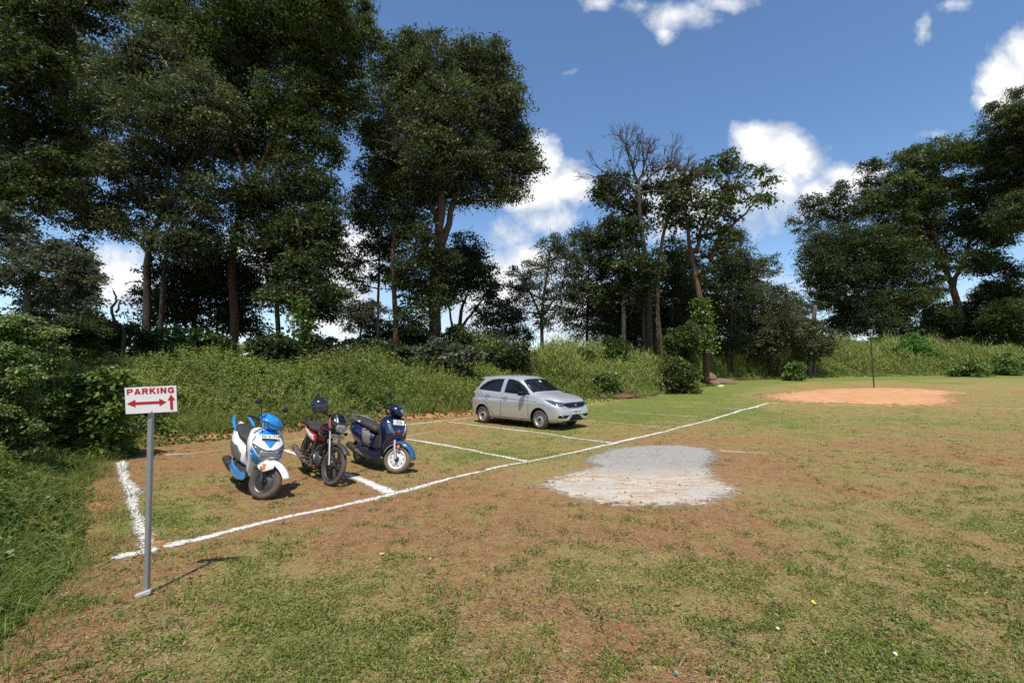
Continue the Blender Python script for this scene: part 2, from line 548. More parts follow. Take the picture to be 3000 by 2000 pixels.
def axis(lo, hi, a, b, st, gr=1.09):
    c = list(np.arange(a, b + 1e-6, st))
    s = st; x = c[-1]
    while x < hi: s *= gr; x += s; c.append(x)
    s = st; x = c[0]; p = []
    while x > lo: s *= gr; x -= s; p.append(x)
    return np.array(p[::-1] + c)

gx = axis(-420, 420, -13, 13, 0.12); gy = axis(-60, 620, 1.2, 22, 0.12)
GX, GY = np.meshgrid(gx, gy); fx, fy = GX.ravel(), GY.ravel()
gz = ht(fx, fy); gd = foot_dist(fx, fy)
V = np.stack([fx, fy, gz], 1); nx, ny = len(gx), len(gy)
ii, jj = np.meshgrid(np.arange(nx - 1), np.arange(ny - 1)); b0 = (jj * nx + ii).ravel()
Fg = np.stack([b0, b0 + 1, b0 + nx + 1, b0 + nx], 1)

gm, nt = nm('ground')
geo = N(nt, 'ShaderNodeNewGeometry'); pos = geo.outputs['Position']
ag = N(nt, 'ShaderNodeAttribute', attribute_name='green').outputs['Fac']
ab = N(nt, 'ShaderNodeAttribute', attribute_name='bank').outputs['Fac']
n_f = noise(nt, pos, 38.0, 5, 0.7); n_m = noise(nt, pos, 7.0, 5, 0.65); n_l = noise(nt, pos, 1.3, 4); n_x = noise(nt, pos, 110.0, 3, 0.7)
soil = mixc(nt, ramp(nt, n_m, [(.3, 0), (.7, 1)]), (0.215, 0.092, 0.036), (0.335, 0.175, 0.075))
soil = mixc(nt, math_(nt, 'MULTIPLY', ramp(nt, n_x, [(.5, 0), (.66, 1)]), .7), soil, (0.40, 0.30, 0.17))
dry = mixc(nt, n_x, (0.205, 0.160, 0.050), (0.35, 0.274, 0.108))
grn = mixc(nt, n_f, (0.085, 0.115, 0.02), (0.225, 0.245, 0.058))
f1 = math_(nt, 'ADD', math_(nt, 'MULTIPLY', n_m, 1.1), math_(nt, 'MULTIPLY', n_f, 0.9))
f1 = math_(nt, 'ADD', math_(nt, 'ADD', f1, math_(nt, 'MULTIPLY', n_l, .35)), -1.2)
a1 = ramp(nt, math_(nt, 'ADD', math_(nt, 'ADD', f1, ag), 0.12), [(.22, 0), (.48, 1)])
a2 = ramp(nt, math_(nt, 'ADD', f1, ag), [(.42, 0), (.68, 1)])
c = mixc(nt, a1, soil, dry); c = mixc(nt, a2, c, grn)
n_d = noise(nt, pos, 24.0, 6, 0.8); n_e = noise(nt, pos, 62.0, 4, 0.75)
c = mixc(nt, math_(nt, 'MULTIPLY', ramp(nt, n_d, [(.55, 0), (.68, 1)]), .55), c, (0.085, 0.075, 0.025))
c = mixc(nt, math_(nt, 'MULTIPLY', ramp(nt, n_e, [(.58, 0), (.70, 1)]), .65), c, (0.46, 0.38, 0.22))
bank = mixc(nt, n_m, (0.05, 0.045, 0.018), (0.11, 0.085, 0.03))
c = mixc(nt, ab, c, bank)
bs = N(nt, 'ShaderNodeBsdfPrincipled', ins={'Roughness': 0.95, 'Specular IOR Level': 0.15, 'Base Color': c})
h = math_(nt, 'ADD', math_(nt, 'MULTIPLY', n_f, 0.6), math_(nt, 'MULTIPLY', n_x, 0.4))
bp = N(nt, 'ShaderNodeBump', ins={'Strength': 0.9, 'Distance': 0.03, 'Height': h}); nt.links.new(bp.outputs[0], bs.inputs['Normal'])
nt.links.new(bs.outputs[0], N(nt, 'ShaderNodeOutputMaterial').inputs[0])
ground = np_mesh('ground', V, Fg, gm, smooth_=True, vattr={'green': gmap(fx, fy, gd), 'bank': smooth((gd - 0.5 + 1.5 * (vnoise(xyz(fx, fy), .9, 500, 2) - .5)) / 1.0) * .85})
tag(ground, 'patchy field of short grass and bare red soil rising to a weedy bank', 'ground', kind='structure')
GB = BVHTree.FromPolygons([tuple(v) for v in V], [tuple(f) for f in Fg.tolist()])
def gz_exact(x, y):
    h_ = GB.ray_cast(Vector((x, y, 50)), Vector((0, 0, -1)))
    return h_[0].z if h_[0] else hz(x, y)

# -------- sheets on the ground: chalk lines, ash, sand (edges broken up by their own noise)
def sheetmat(name, colfn, lo=.25, hi=.6, nscale=14.0, alpha=1.0, nw=1.0, bump=.6):
    m, nt = nm(name)
    pos = N(nt, 'ShaderNodeNewGeometry').outputs['Position']
    e = N(nt, 'ShaderNodeAttribute', attribute_name='edge').outputs['Fac']
    n = noise(nt, pos, nscale, 6, 0.7)
    a = math_(nt, 'ADD', e, math_(nt, 'MULTIPLY_ADD', n, 1.6 * nw, -0.8 * nw))
    a = math_(nt, 'MULTIPLY', ramp(nt, a, [(lo, 0), (hi, 1)]), alpha)
    b = N(nt, 'ShaderNodeBsdfPrincipled', ins={'Roughness': 0.9, 'Specular IOR Level': 0.2, 'Base Color': colfn(nt, pos)})
    bp = N(nt, 'ShaderNodeBump', ins={'Strength': bump, 'Distance': 0.02, 'Height': noise(nt, pos, 45, 5, .7)}); nt.links.new(bp.outputs[0], b.inputs['Normal'])
    t = N(nt, 'ShaderNodeBsdfTransparent')
    mx = N(nt, 'ShaderNodeMixShader', ins={0: a, 1: t.outputs[0], 2: b.outputs[0]})
    nt.links.new(mx.outputs[0], N(nt, 'ShaderNodeOutputMaterial').inputs[0])
    return m

def chalkcol(nt, pos):
    return mixc(nt, ramp(nt, noise(nt, pos, 26, 5, .7), [(.3, 0), (.62, 1)]), (0.42, 0.36, 0.27), (0.80, 0.79, 0.77))
M_CHALK = sheetmat('chalk', chalkcol, .22, .62, 19, nw=1.45)
M_CHALK_W = sheetmat('worn_chalk', chalkcol, .45, 1.1, 9, .75)

LINES = [
 ([(455, 1613), (560, 1588), (700, 1551), (850, 1512), (1000, 1478), (1150, 1445), (1320, 1402), (1550, 1352), (1700, 1320), (1800, 1298), (1900, 1273), (2050, 1237), (2160, 1206), (2255, 1180)], .052, 0, 'long white chalk line running diagonally along the open front of the parking bays'),
 ([(2255, 1180), (2330, 1183), (2400, 1186), (2500, 1189), (2620, 1191), (2800, 1194), (3010, 1198)], .07, 1, 'faint white chalk line passing in front of the orange sand'),
 ([(352, 1350), (362, 1385), (385, 1440), (402, 1500), (412, 1560), (424, 1625)], .066, 0, 'broad white chalk line ending at the parking sign post'),
 ([(325, 1637), (375, 1630), (420, 1622), (470, 1612)], .055, 0, 'short white chalk stub crossing behind the parking sign post'),
 ([(1152, 1445), (1080, 1412), (1000, 1383), (915, 1350), (830, 1316)], .075, 0, 'thick white chalk line running under the red motorcycle'),
 ([(1552, 1353), (1450, 1332), (1370, 1318), (1270, 1299), (1188, 1284)], .05, 0, 'white chalk bay line beside the front wheel of the dark blue scooter'),
 ([(1800, 1298), (1700, 1284), (1560, 1266), (1430, 1249), (1310, 1235)], .05, 0, 'white chalk bay line along the near side of the silver car'),
 ([(1940, 1250), (1860, 1243), (1790, 1237), (1715, 1231)], .05, 1, 'faint chalk bay line ahead of the silver car front bumper'),
 ([(2050, 1221), (1960, 1216), (1880, 1210), (1790, 1204)], .06, 1, 'faint chalk bay line farthest from the sign but one'),
 ([(2180, 1198), (2100, 1195), (2020, 1192), (1950, 1190)], .06, 1, 'faint chalk bay line farthest from the parking sign'),
 ([(470, 1334), (560, 1328), (660, 1318), (740, 1310), (830, 1296), (920, 1282)], .05, 1, 'worn chalk back line behind the white and blue scooter'),
 ([(1010, 1268), (1100, 1256), (1180, 1245), (1290, 1233), (1392, 1223)], .05, 0, 'white chalk back line between dark blue scooter and car rear'),
 ([(1165, 1290), (1190, 1277), (1230, 1270), (1262, 1266)], .07, 1, 'smudged patch of chalk behind the dark blue scooter front wheel'),
 ([(2100, 1318), (2150, 1322), (2200, 1324), (2262, 1330)], .06, 1, 'faint chalk smear trailing off the grey ash patch'),
]
LP = []
for pts, w, worn, lab in LINES:
    P = np.array([gp(*p)[:2] for p in pts])
    seg = np.hypot(*np.diff(P, axis=0).T); s = np.r_[0, np.cumsum(seg)]
    n = int(s[-1] / 0.06) + 2; t = np.linspace(0, s[-1], n)
    X = np.interp(t, s, P[:, 0]); Y = np.interp(t, s, P[:, 1])
    k_ = max(3, int(0.5 / 0.06)) | 1
    if n > 3 * k_:
        pad = k_ // 2; ker = np.ones(k_) / k_
        X = np.convolve(np.pad(X, pad, 'edge'), ker, 'valid'); Y = np.convolve(np.pad(Y, pad, 'edge'), ker, 'valid')
    wob = (vnoise(xyz(t, t * 0 + w * 100), 1.1, 4, 3) - .5) * 0.14
    dx, dy = np.gradient(X), np.gradient(Y); L = np.hypot(dx, dy); px_, py_ = -dy / L, dx / L
    X = X + px_ * wob; Y = Y + py_ * wob
    LP.append((X, Y, w))
    wid = w * (0.9 + 0.9 * (vnoise(xyz(t, t * 0 + 9), 1.7, 8, 2) - .2))
    cr = np.array([-1.8, -1.2, -.5, 0, .5, 1.2, 1.8]); ed = np.array([-.6, .12, .62, .78, .62, .12, -.6])
    V = []; E = []
    dn = (vnoise(xyz(t, t * 0 + 3), 0.8, 6, 2) - .5) * (.5 if not worn else .9)
    for i in range(n):
        for c_, e_ in zip(cr, ed):
            x = X[i] + px_[i] * c_ * wid[i]; y = Y[i] + py_[i] * c_ * wid[i]
            V.append((x, y, gz_exact(x, y) + .006))
            E.append(e_ + dn[i] - (0.5 if i in (0, n - 1) else 0))
    m_ = len(cr)
    Fc = [(i * m_ + j, i * m_ + j + 1, (i + 1) * m_ + j + 1, (i + 1) * m_ + j) for i in range(n - 1) for j in range(m_ - 1)]
    o = np_mesh('chalk_line', V, Fc, M_CHALK_W if worn else M_CHALK, vattr={'edge': E})
    tag(o, lab, 'chalk line', kind='structure')

def poly_dist(P, x, y):
    """signed distance to a closed outline, positive inside"""
    d = np.full(x.shape, 1e9); ins = np.zeros(x.shape, bool); j = len(P) - 1
    for i in range(len(P)):
        a, b = P[j], P[i]; ab = b - a
        t = np.clip(((x - a[0]) * ab[0] + (y - a[1]) * ab[1]) / (ab @ ab + 1e-12), 0, 1)
        d = np.minimum(d, np.hypot(x - a[0] - t * ab[0], y - a[1] - t * ab[1]))
        ins ^= ((b[1] > y) != (a[1] > y)) & (x < (a[0] - b[0]) * (y - b[1]) / (a[1] - b[1] + 1e-12) + b[0]); j = i
    return np.where(ins, d, -d)

def patch(name, outline, mat, mound, lab, cat, soft=.25, off=.005):
    """a thin sheet that follows the ground mesh face for face"""
    P = np.array([gp(*p)[:2] for p in outline])
    E = .5 + poly_dist(P, fx, fy) / soft
    ok = (E > -1.0)[Fg].any(1) & (np.abs(fx) < 80)[Fg].all(1)
    f = Fg[ok]; idx, inv = np.unique(f, return_inverse=True); f = inv.reshape(-1, 4)
    x, y, e = fx[idx], fy[idx], E[idx]
    z = gz[idx] + off + mound * smooth(np.clip(e - .4, 0, 1)) * (.5 + vnoise(xyz(x, y), 1.1, 40, 3))
    o = np_mesh(name, np.stack([x, y, z], 1), f, mat, smooth_=True, vattr={'edge': np.clip(e, -1.2, 1.35)})
    tag(o, lab, cat, kind='structure'); return o

def sandcol(nt, pos):
    c = mixc(nt, ramp(nt, noise(nt, pos, 1.6, 7, .7), [(.35, 0), (.65, 1)]), (0.46, 0.225, 0.10), (0.57, 0.325, 0.165))
    return mixc(nt, ramp(nt, noise(nt, pos, 12, 5, .7), [(.58, 0), (.72, .6)]), c, (0.25, 0.11, 0.04))
M_SAND = sheetmat('orange_sand', sandcol, .2, .7, 4.0, nw=1.6)
patch('sand_patch', [(2240, 1156), (2290, 1152), (2340, 1146), (2440, 1139), (2560, 1136), (2660, 1138), (2760, 1144), (2830, 1152), (2760, 1158), (2790, 1168), (2800, 1180), (2740, 1187), (2600, 1186), (2450, 1182), (2340, 1178), (2270, 1170)],
      M_SAND, .08, 'low spread of orange sand below the thin post', 'sand', 1.5)
def ashcol(nt, pos):
    mp = N(nt, 'ShaderNodeMapping', ins={'Vector': pos, 'Scale': (1.0, 2.6, 1.0), 'Rotation': (0, 0, -.25)}).outputs[0]
    n1 = noise(nt, mp, 2.3, 8, .72); n2 = noise(nt, mp, 13, 8, .78)
    sp = N(nt, 'ShaderNodeSeparateXYZ', ins={0: pos})
    g = ramp(nt, math_(nt, 'ADD', math_(nt, 'MULTIPLY_ADD', sp.outputs[1], .9, -6.6), math_(nt, 'MULTIPLY_ADD', n1, 1.2, -.6)), [(0.0, 0), (.75, 1)])
    cream = mixc(nt, ramp(nt, n1, [(.38, 0), (.56, 1)]), (0.37, 0.225, 0.12), (0.50, 0.44, 0.36))
    cream = mixc(nt, ramp(nt, noise(nt, mp, 1.1, 5, .6), [(.48, 0), (.62, .8)]), cream, (0.40, 0.385, 0.35))
    gray = mixc(nt, ramp(nt, n2, [(.35, 0), (.62, 1)]), (0.17, 0.155, 0.135), (0.43, 0.405, 0.36))
    c = mixc(nt, g, cream, gray)
    return mixc(nt, ramp(nt, n2, [(.54, 0), (.70, .8)]), c, (0.20, 0.15, 0.10))
M_ASH = sheetmat('ash', ashcol, .42, 1.15, 9.0, nw=1.6, bump=.4)
patch('ash_patch', [(1725, 1335), (1790, 1312), (1900, 1302), (2000, 1302), (2080, 1312), (2110, 1328), (2100, 1350), (2085, 1368), (2095, 1385), (2110, 1405), (2180, 1438), (2120, 1465), (2080, 1482), (1960, 1486), (1850, 1486), (1740, 1473), (1640, 1450), (1570, 1420), (1640, 1392), (1740, 1365), (1700, 1350)],
      M_ASH, .012, 'pale grey and cream patch of old ash or cement on the grass', 'ash patch', .38)
def claycol(nt, pos): return mixc(nt, noise(nt, pos, 9, 5, .6), (0.36, 0.14, 0.06), (0.52, 0.26, 0.13))
M_CLAY = sheetmat('red_clay', claycol, .1, .5, 7.0)
for pts, lab in (([(430, 1582), (470, 1585), (480, 1605), (455, 1618), (432, 1612)], 'small patch of bare orange clay beside the sign post'),
                 ([(258, 1478), (300, 1470), (318, 1490), (292, 1512), (262, 1505)], 'patch of broken red soil at the foot of the left weeds'),
                 ([(262, 1608), (300, 1600), (315, 1618), (285, 1630)], 'small crumble of red soil behind the sign post'),
                 ([(520, 1262), (620, 1258), (700, 1266), (640, 1282), (540, 1284)], 'strip of bare red soil behind the white and blue scooter'),
                 ([(1040, 1225), (1140, 1205), (1260, 1200), (1380, 1196), (1380, 1214), (1260, 1226), (1140, 1234), (1050, 1246)], 'strip of bare red soil behind the dark blue scooter and car'),
                 ):
    patch('clay_patch', pts, M_CLAY, .008, lab, 'soil patch', .16)

# ---------------------------------------------------------------- ground cover
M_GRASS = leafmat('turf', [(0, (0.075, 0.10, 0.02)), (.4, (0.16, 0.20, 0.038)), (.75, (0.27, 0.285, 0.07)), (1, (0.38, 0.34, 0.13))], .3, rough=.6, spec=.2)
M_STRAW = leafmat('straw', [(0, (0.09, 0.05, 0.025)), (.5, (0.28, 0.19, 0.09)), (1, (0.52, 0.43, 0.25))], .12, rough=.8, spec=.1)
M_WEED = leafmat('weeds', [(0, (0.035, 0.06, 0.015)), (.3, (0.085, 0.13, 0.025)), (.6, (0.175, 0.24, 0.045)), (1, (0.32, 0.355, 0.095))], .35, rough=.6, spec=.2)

def field_pts(n, y0, y1, umax=1.3, p=1.0):
    t = RNG.random(n)
    Y = y0 * (y1 / y0) ** (t ** p); X = RNG.uniform(-umax, umax, n) * Y
    return X, Y

def near_lines(X, Y):
    r = np.ones(len(X))
    for lx, ly, w in LP:
        for i in range(0, len(lx), 3):
            r = np.where((X - lx[i]) ** 2 + (Y - ly[i]) ** 2 < (w * 1.1 + .03) ** 2, 0, r)
    return r
ASH_C = np.array(gp(1850, 1400)[:2])

def turf(n, y0, y1, thr, lsize, wr, upright, seed, gsel):
    X, Y = field_pts(n, y0, y1)
    d = foot_dist(X, Y); P = xyz(X, Y)
    g = gmap(X, Y, d) + (vnoise(P, 6.0, seed, 3) - .5) * 1.9 + (vnoise(P, 22, seed + 3, 1) - .5) * .3
    keep = (d < .35) & (g > thr + RNG.normal(0, .17, n)) if gsel else (d < .35) & (RNG.random(n) < .8)
    keep &= (near_lines(X, Y) > 0) | (RNG.random(n) < .22)
    ex = ((X - ASH_C[0]) / 2.2) ** 2 + ((Y - ASH_C[1]) / 1.4) ** 2
    keep &= (ex > 1) | (RNG.random(n) < .06)
    X, Y, g, P = X[keep], Y[keep], g[keep], P[keep]; n = len(X)
    L = lsize * RNG.uniform(.5, 1.4, n) * (1 + Y * .03)
    A = RNG.normal(size=(n, 3)); A[:, 2] = np.abs(A[:, 2]) * upright + .02
    A /= np.linalg.norm(A, axis=1, keepdims=True)
    Z = ht(X, Y) + A[:, 2] * L * .45 + RNG.random(n) * .012
    C = np.stack([X, Y, Z], 1)
    Vv, Fc = leaf_quads(C, L, L * wr, A, .5)
    return Vv, Fc, P, g

v1, f1_, P, g = turf(560000, 2.1, 26, .54, .021, .5, .5, 60, True)
val = np.clip(.22 + .5 * (vnoise(P, .8, 31, 2)) + RNG.normal(0, .24, len(P)), 0, 1)
np_meshes = np_mesh('turf_grass', v1, f1_, M_GRASS, fattr=val)
tag(np_meshes, 'low green clover and turf in patches across the field', 'grass', kind='stuff')
v1, f1_, P, g = turf(150000, 2.1, 16, .50, .042, .10, 1.0, 90, True)
o = np_mesh('grass_blades', v1, f1_, M_GRASS, fattr=np.clip(.55 + RNG.normal(0, .2, len(P)), 0, 1))
tag(o, 'thin grass blades sprouting through the turf', 'grass', kind='stuff')
v1, f1_, P, g = turf(240000, 2.1, 20, .42, .030, .12, .16, 120, False)
o = np_mesh('dry_straw', v1, f1_, M_STRAW, fattr=np.clip(RNG.normal(.5, .25, len(P)), 0, 1))
tag(o, 'dry cut straw and leaf scraps littering the soil', 'dry straw', kind='stuff')

# taller tufts at the bottom edge of the picture and along the bank foot
def tufts(pts, nb, hgt, mat, name, lab, cat, spread=.1, wid=.006, vmean=.6, lean=.6):
    C = []; A = []; L = []; W = []; val = []
    for x, y in pts:
        k = int(nb * RNG.uniform(.6, 1.3)); h0 = hgt * RNG.uniform(.6, 1.3)
        a = RNG.normal(size=(k, 3)) * lean; a[:, 2] = 1; a /= np.linalg.norm(a, axis=1, keepdims=True)
        l = h0 * RNG.uniform(.5, 1.2, k)
        bx = x + RNG.normal(0, spread, k); by = y + RNG.normal(0, spread, k)
        z = ht(bx, by)
        c = np.stack([bx, by, z], 1)
        # lower half upright, upper half bending outward
        C.append(c + a * l[:, None] * .3); A.append(a); L.append(l * .65); W.append(np.full(k, wid))
        a2 = a.copy(); a2[:, 2] *= .25; a2 /= np.linalg.norm(a2, axis=1, keepdims=True)
        C.append(c + a * l[:, None] * .6 + a2 * l[:, None] * .22); A.append(a2); L.append(l * .55); W.append(np.full(k, wid * .8))
        q = np.clip(vmean + RNG.normal(0, .12) + RNG.normal(0, .15, k), 0, 1); val += [q, q]
    Vv, Fc = leaf_quads(np.vstack(C), np.concatenate(L), np.concatenate(W), np.vstack(A), .1)
    o = np_mesh(name, Vv, Fc, mat, fattr=np.concatenate(val))
    tag(o, lab, cat, kind='stuff'); return o

# ---------------------------------------------------------------- weeds on the bank
def bank_pts(n, dlo, dhi, y0, y1, umax=1.3, wmin=None):
    X, Y = field_pts(int(n), y0, y1, umax)
    d = foot_dist(X, Y); k = (d > dlo) & (d < dhi)
    return X[k], Y[k], d[k]

def herbs(n, dlo, dhi, y0, y1, hgt, lsize, per, mat, vshift=0.0, seed=200, asp=.42, name='bank_weeds', lab='', bladed=0.0, umax=1.3, thr=.25):
    X, Y, d = bank_pts(n, dlo, dhi, y0, y1, umax)
    P = xyz(X, Y)
    big = vnoise(P, .5, seed, 3)
    k = (vnoise(P, 1.1 if thr < .4 else .7, seed + 5, 2) > thr) & (RNG.random(len(P)) < .25 + .75 * smooth((d - .3 + 1.6 * (vnoise(P, .8, seed + 61, 2) - .5)) / 1.2))
    X, Y, d, P, big = X[k], Y[k], d[k], P[k], big[k]
    m = len(X)
    H = hgt * (.12 + 2.3 * np.clip(big - .25, 0, 1)) * RNG.uniform(.5, 1.5, m) * (.10 + .90 * smooth((d + .2 - 1.1 * (vnoise(P, .7, seed + 60, 2) - .35)) / 1.9))
    Z = ht(X, Y)
    lean = RNG.normal(0, .18, (m, 2))
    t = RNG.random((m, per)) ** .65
    sc = lsize * (1 + Y * .022)
    r = (.05 + .24 * (1 - t) * .7) * H[:, None] * RNG.random((m, per)) ** .5 + .01
    th = RNG.random((m, per)) * 2 * math.pi
    cx = X[:, None] + lean[:, :1] * H[:, None] * t + r * np.cos(th)
    cy = Y[:, None] + lean[:, 1:] * H[:, None] * t + r * np.sin(th)
    cz = Z[:, None] + H[:, None] * t
    C = np.stack([cx, cy, cz], -1).reshape(-1, 3)
    A = np.stack([np.cos(th), np.sin(th), RNG.normal(.15, .5, th.shape)], -1).reshape(-1, 3)
    L = np.repeat(sc, per) * RNG.uniform(.5, 1.35, m * per)
    ar = np.full(m * per, asp)
    if bladed > 0:
        bl = np.repeat(vnoise(P, .45, seed + 9, 2) > (1 - bladed), per)
        A[bl, 2] = np.abs(A[bl, 2]) + 1.4; ar[bl] = .10; L[bl] *= 2.6
    Vv, Fc = leaf_quads(C, L, L * ar, A, .35)
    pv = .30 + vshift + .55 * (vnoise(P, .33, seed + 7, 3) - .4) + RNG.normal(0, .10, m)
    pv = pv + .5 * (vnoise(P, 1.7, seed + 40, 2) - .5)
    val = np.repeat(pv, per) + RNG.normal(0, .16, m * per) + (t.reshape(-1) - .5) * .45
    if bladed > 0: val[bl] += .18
    o = np_mesh(name, Vv, Fc, mat, fattr=np.clip(val, 0, 1))
    tag(o, lab, 'weeds', kind='stuff')
    return o
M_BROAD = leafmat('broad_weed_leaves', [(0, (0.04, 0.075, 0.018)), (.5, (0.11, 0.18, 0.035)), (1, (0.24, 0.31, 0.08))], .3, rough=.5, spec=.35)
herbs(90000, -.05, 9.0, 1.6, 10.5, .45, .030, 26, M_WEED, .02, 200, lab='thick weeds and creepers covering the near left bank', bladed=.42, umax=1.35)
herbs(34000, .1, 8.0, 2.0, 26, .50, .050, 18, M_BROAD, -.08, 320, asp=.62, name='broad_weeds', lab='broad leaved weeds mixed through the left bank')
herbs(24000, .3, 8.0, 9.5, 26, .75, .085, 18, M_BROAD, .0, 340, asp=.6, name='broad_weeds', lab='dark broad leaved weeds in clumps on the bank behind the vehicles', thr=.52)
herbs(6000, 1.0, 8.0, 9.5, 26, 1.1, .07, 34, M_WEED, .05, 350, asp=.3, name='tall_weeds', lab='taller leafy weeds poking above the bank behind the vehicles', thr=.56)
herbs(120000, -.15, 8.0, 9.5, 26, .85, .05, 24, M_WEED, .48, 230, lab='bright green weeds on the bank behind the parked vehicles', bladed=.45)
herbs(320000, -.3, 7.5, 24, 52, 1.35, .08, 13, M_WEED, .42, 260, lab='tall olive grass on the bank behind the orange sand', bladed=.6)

X_, Y_, d_ = bank_pts(26000, .6, 6.0, 10.0, 26)
k_ = vnoise(xyz(X_, Y_), .6, 411, 2) > .45
X_, Y_ = X_[k_][:3200], Y_[k_][:3200]
tufts(list(zip(X_, Y_)), 16, .55, M_WEED, 'seeding_grass', 'pale seeding grass standing up among the bank weeds', 'grass', .10, .010, .85, lean=.32)
tp = []
X2, Y2, d2 = bank_pts(30000, .05, 3.2, 2.2, 9.5)
k2 = vnoise(xyz(X2, Y2), .8, 611, 2) > .47
tufts(list(zip(X2[k2][:330], Y2[k2][:330])), 24, .24, M_WEED, 'verge_grass', 'fine grass clumps over the near left verge', 'grass', .07, .005, .62, lean=.6)
for _ in range(150):
    t = RNG.random(); i = RNG.integers(3, 8)
    p = FOOT[i] * (1 - t) + FOOT[i + 1] * t
    tp.append((p[0] - RNG.uniform(-.3, 1.0), p[1] + RNG.uniform(-.3, .3)))
tufts(tp, 34, .30, M_WEED, 'long_grass', 'long arching grass tufts at the foot of the left bank', 'grass', .09, .006, .62)
tp = [(gp(x, y)[0], gp(x, y)[1]) for x, y in ((1795, 1930), (1840, 1960), (1770, 1975), (1960, 1895), (1975, 1940), (1720, 1960), (1500, 1990), (2190, 1660), (2230, 1690), (2020, 1640), (1970, 1610), (2960, 1850), (2240, 1850),
      (100, 1900), (180, 1850), (60, 1960), (240, 1930), (330, 1880), (150, 1780), (390, 1800), (2560, 1890), (2620, 1930), (2750, 1960), (1650, 1560))]
tufts(tp, 26, .10, M_GRASS, 'grass_tufts', 'fresh green tufts standing up from the near soil', 'grass', .06, .010, .45, lean=.9)
tp = [(RNG.uniform(-1.1, 1.25) * y, y) for y in 2.3 * (20 / 2.3) ** RNG.random(1100)]
tp = [p for p in tp if foot_dist(np.array([p[0]]), np.array([p[1]]))[0] < -.1 and (((p[0] - ASH_C[0]) / 2.4) ** 2 + ((p[1] - ASH_C[1]) / 1.6) ** 2) > 1]
tufts(tp, 14, .055, M_GRASS, 'clover_tufts', 'scattered small tufts across the field', 'grass', .05, .012, .22, lean=1.0)

# ---------------------------------------------------------------- trees
def barkmat(name, a, b, c, sc=5.0):
    m, nt = nm(name)
    o = N(nt, 'ShaderNodeNewGeometry').outputs['Position']
    mp = N(nt, 'ShaderNodeMapping', ins={'Vector': o, 'Scale': (1, 1, .3)}).outputs[0]
    n1 = noise(nt, mp, sc * 2, 6, .7); n2 = noise(nt, o, .5, 3)
    col = mixc(nt, ramp(nt, n1, [(.35, 0), (.65, 1)]), a, b)
    col = mixc(nt, ramp(nt, n2, [(.5, 0), (.62, .8)]), col, c)
    bs = N(nt, 'ShaderNodeBsdfPrincipled', ins={'Roughness': .9, 'Base Color': col, 'Specular IOR Level': .2})
    bp = N(nt, 'ShaderNodeBump', ins={'Strength': .8, 'Distance': .05, 'Height': n1}); nt.links.new(bp.outputs[0], bs.inputs['Normal'])
    nt.links.new(bs.outputs[0], N(nt, 'ShaderNodeOutputMaterial').inputs[0]); return m
B_DARK = barkmat('dark_bark', (0.035, 0.027, 0.02), (0.075, 0.058, 0.042), (0.11, 0.095, 0.075))
B_RED = barkmat('soil_stained_bark', (0.065, 0.038, 0.025), (0.15, 0.082, 0.048), (0.08, 0.066, 0.052))
B_PALE = barkmat('pale_bark', (0.19, 0.17, 0.14), (0.33, 0.30, 0.25), (0.12, 0.10, 0.08))
B_GREY = barkmat('grey_bark', (0.085, 0.07, 0.055), (0.19, 0.16, 0.13), (0.13, 0.11, 0.08))
L_DARK = leafmat('dark_leaves', [(0, (0.017, 0.025, 0.010)), (.5, (0.034, 0.048, 0.013)), (.85, (0.059, 0.082, 0.019)), (1, (0.144, 0.173, 0.044))], .30, rough=.55, spec=.3)  # dark, mid, olive leaves: lightest stop paints sunlit highlights into the colour
L_MID = leafmat('mid_leaves', [(0, (0.024, 0.036, 0.011)), (.5, (0.054, 0.075, 0.019)), (.85, (0.096, 0.124, 0.027)), (1, (0.241, 0.259, 0.074))], .42, rough=.55, spec=.3)
L_OLIVE = leafmat('olive_leaves', [(0, (0.030, 0.034, 0.016)), (.5, (0.064, 0.075, 0.032)), (.85, (0.109, 0.118, 0.054)), (1, (0.252, 0.252, 0.118))], .32, rough=.58, spec=.3)
L_GREY = leafmat('grey_green_leaves', [(0, (0.037, 0.047, 0.029)), (.5, (0.085, 0.099, 0.057)), (1, (0.257, 0.268, 0.158))], .32, rough=.58, spec=.3)
L_VINE = leafmat('vine_leaves', [(0, (0.04, 0.08, 0.015)), (.5, (0.09, 0.16, 0.025)), (1, (0.19, 0.26, 0.05))], .3, rough=.35, spec=.45)
L_BRIGHT = leafmat('bright_leaves', [(0, (0.03, 0.09, 0.01)), (.6, (0.075, 0.18, 0.02)), (1, (0.13, 0.26, 0.04))], .3, rough=.5, spec=.3)

def curve(a, b, bow, k=7, rng=RNG):
    a = np.array(a, float); b = np.array(b, float); t = np.linspace(0, 1, k)[:, None]
    L = np.linalg.norm(b - a); o = rng.normal(size=3) * bow * L; o[2] = abs(o[2]) * .6
    j = rng.normal(size=(k, 3)) * L * .018; j[0] = j[-1] = 0
    return a + (b - a) * t + o * (t * (1 - t) * 1.6) + j

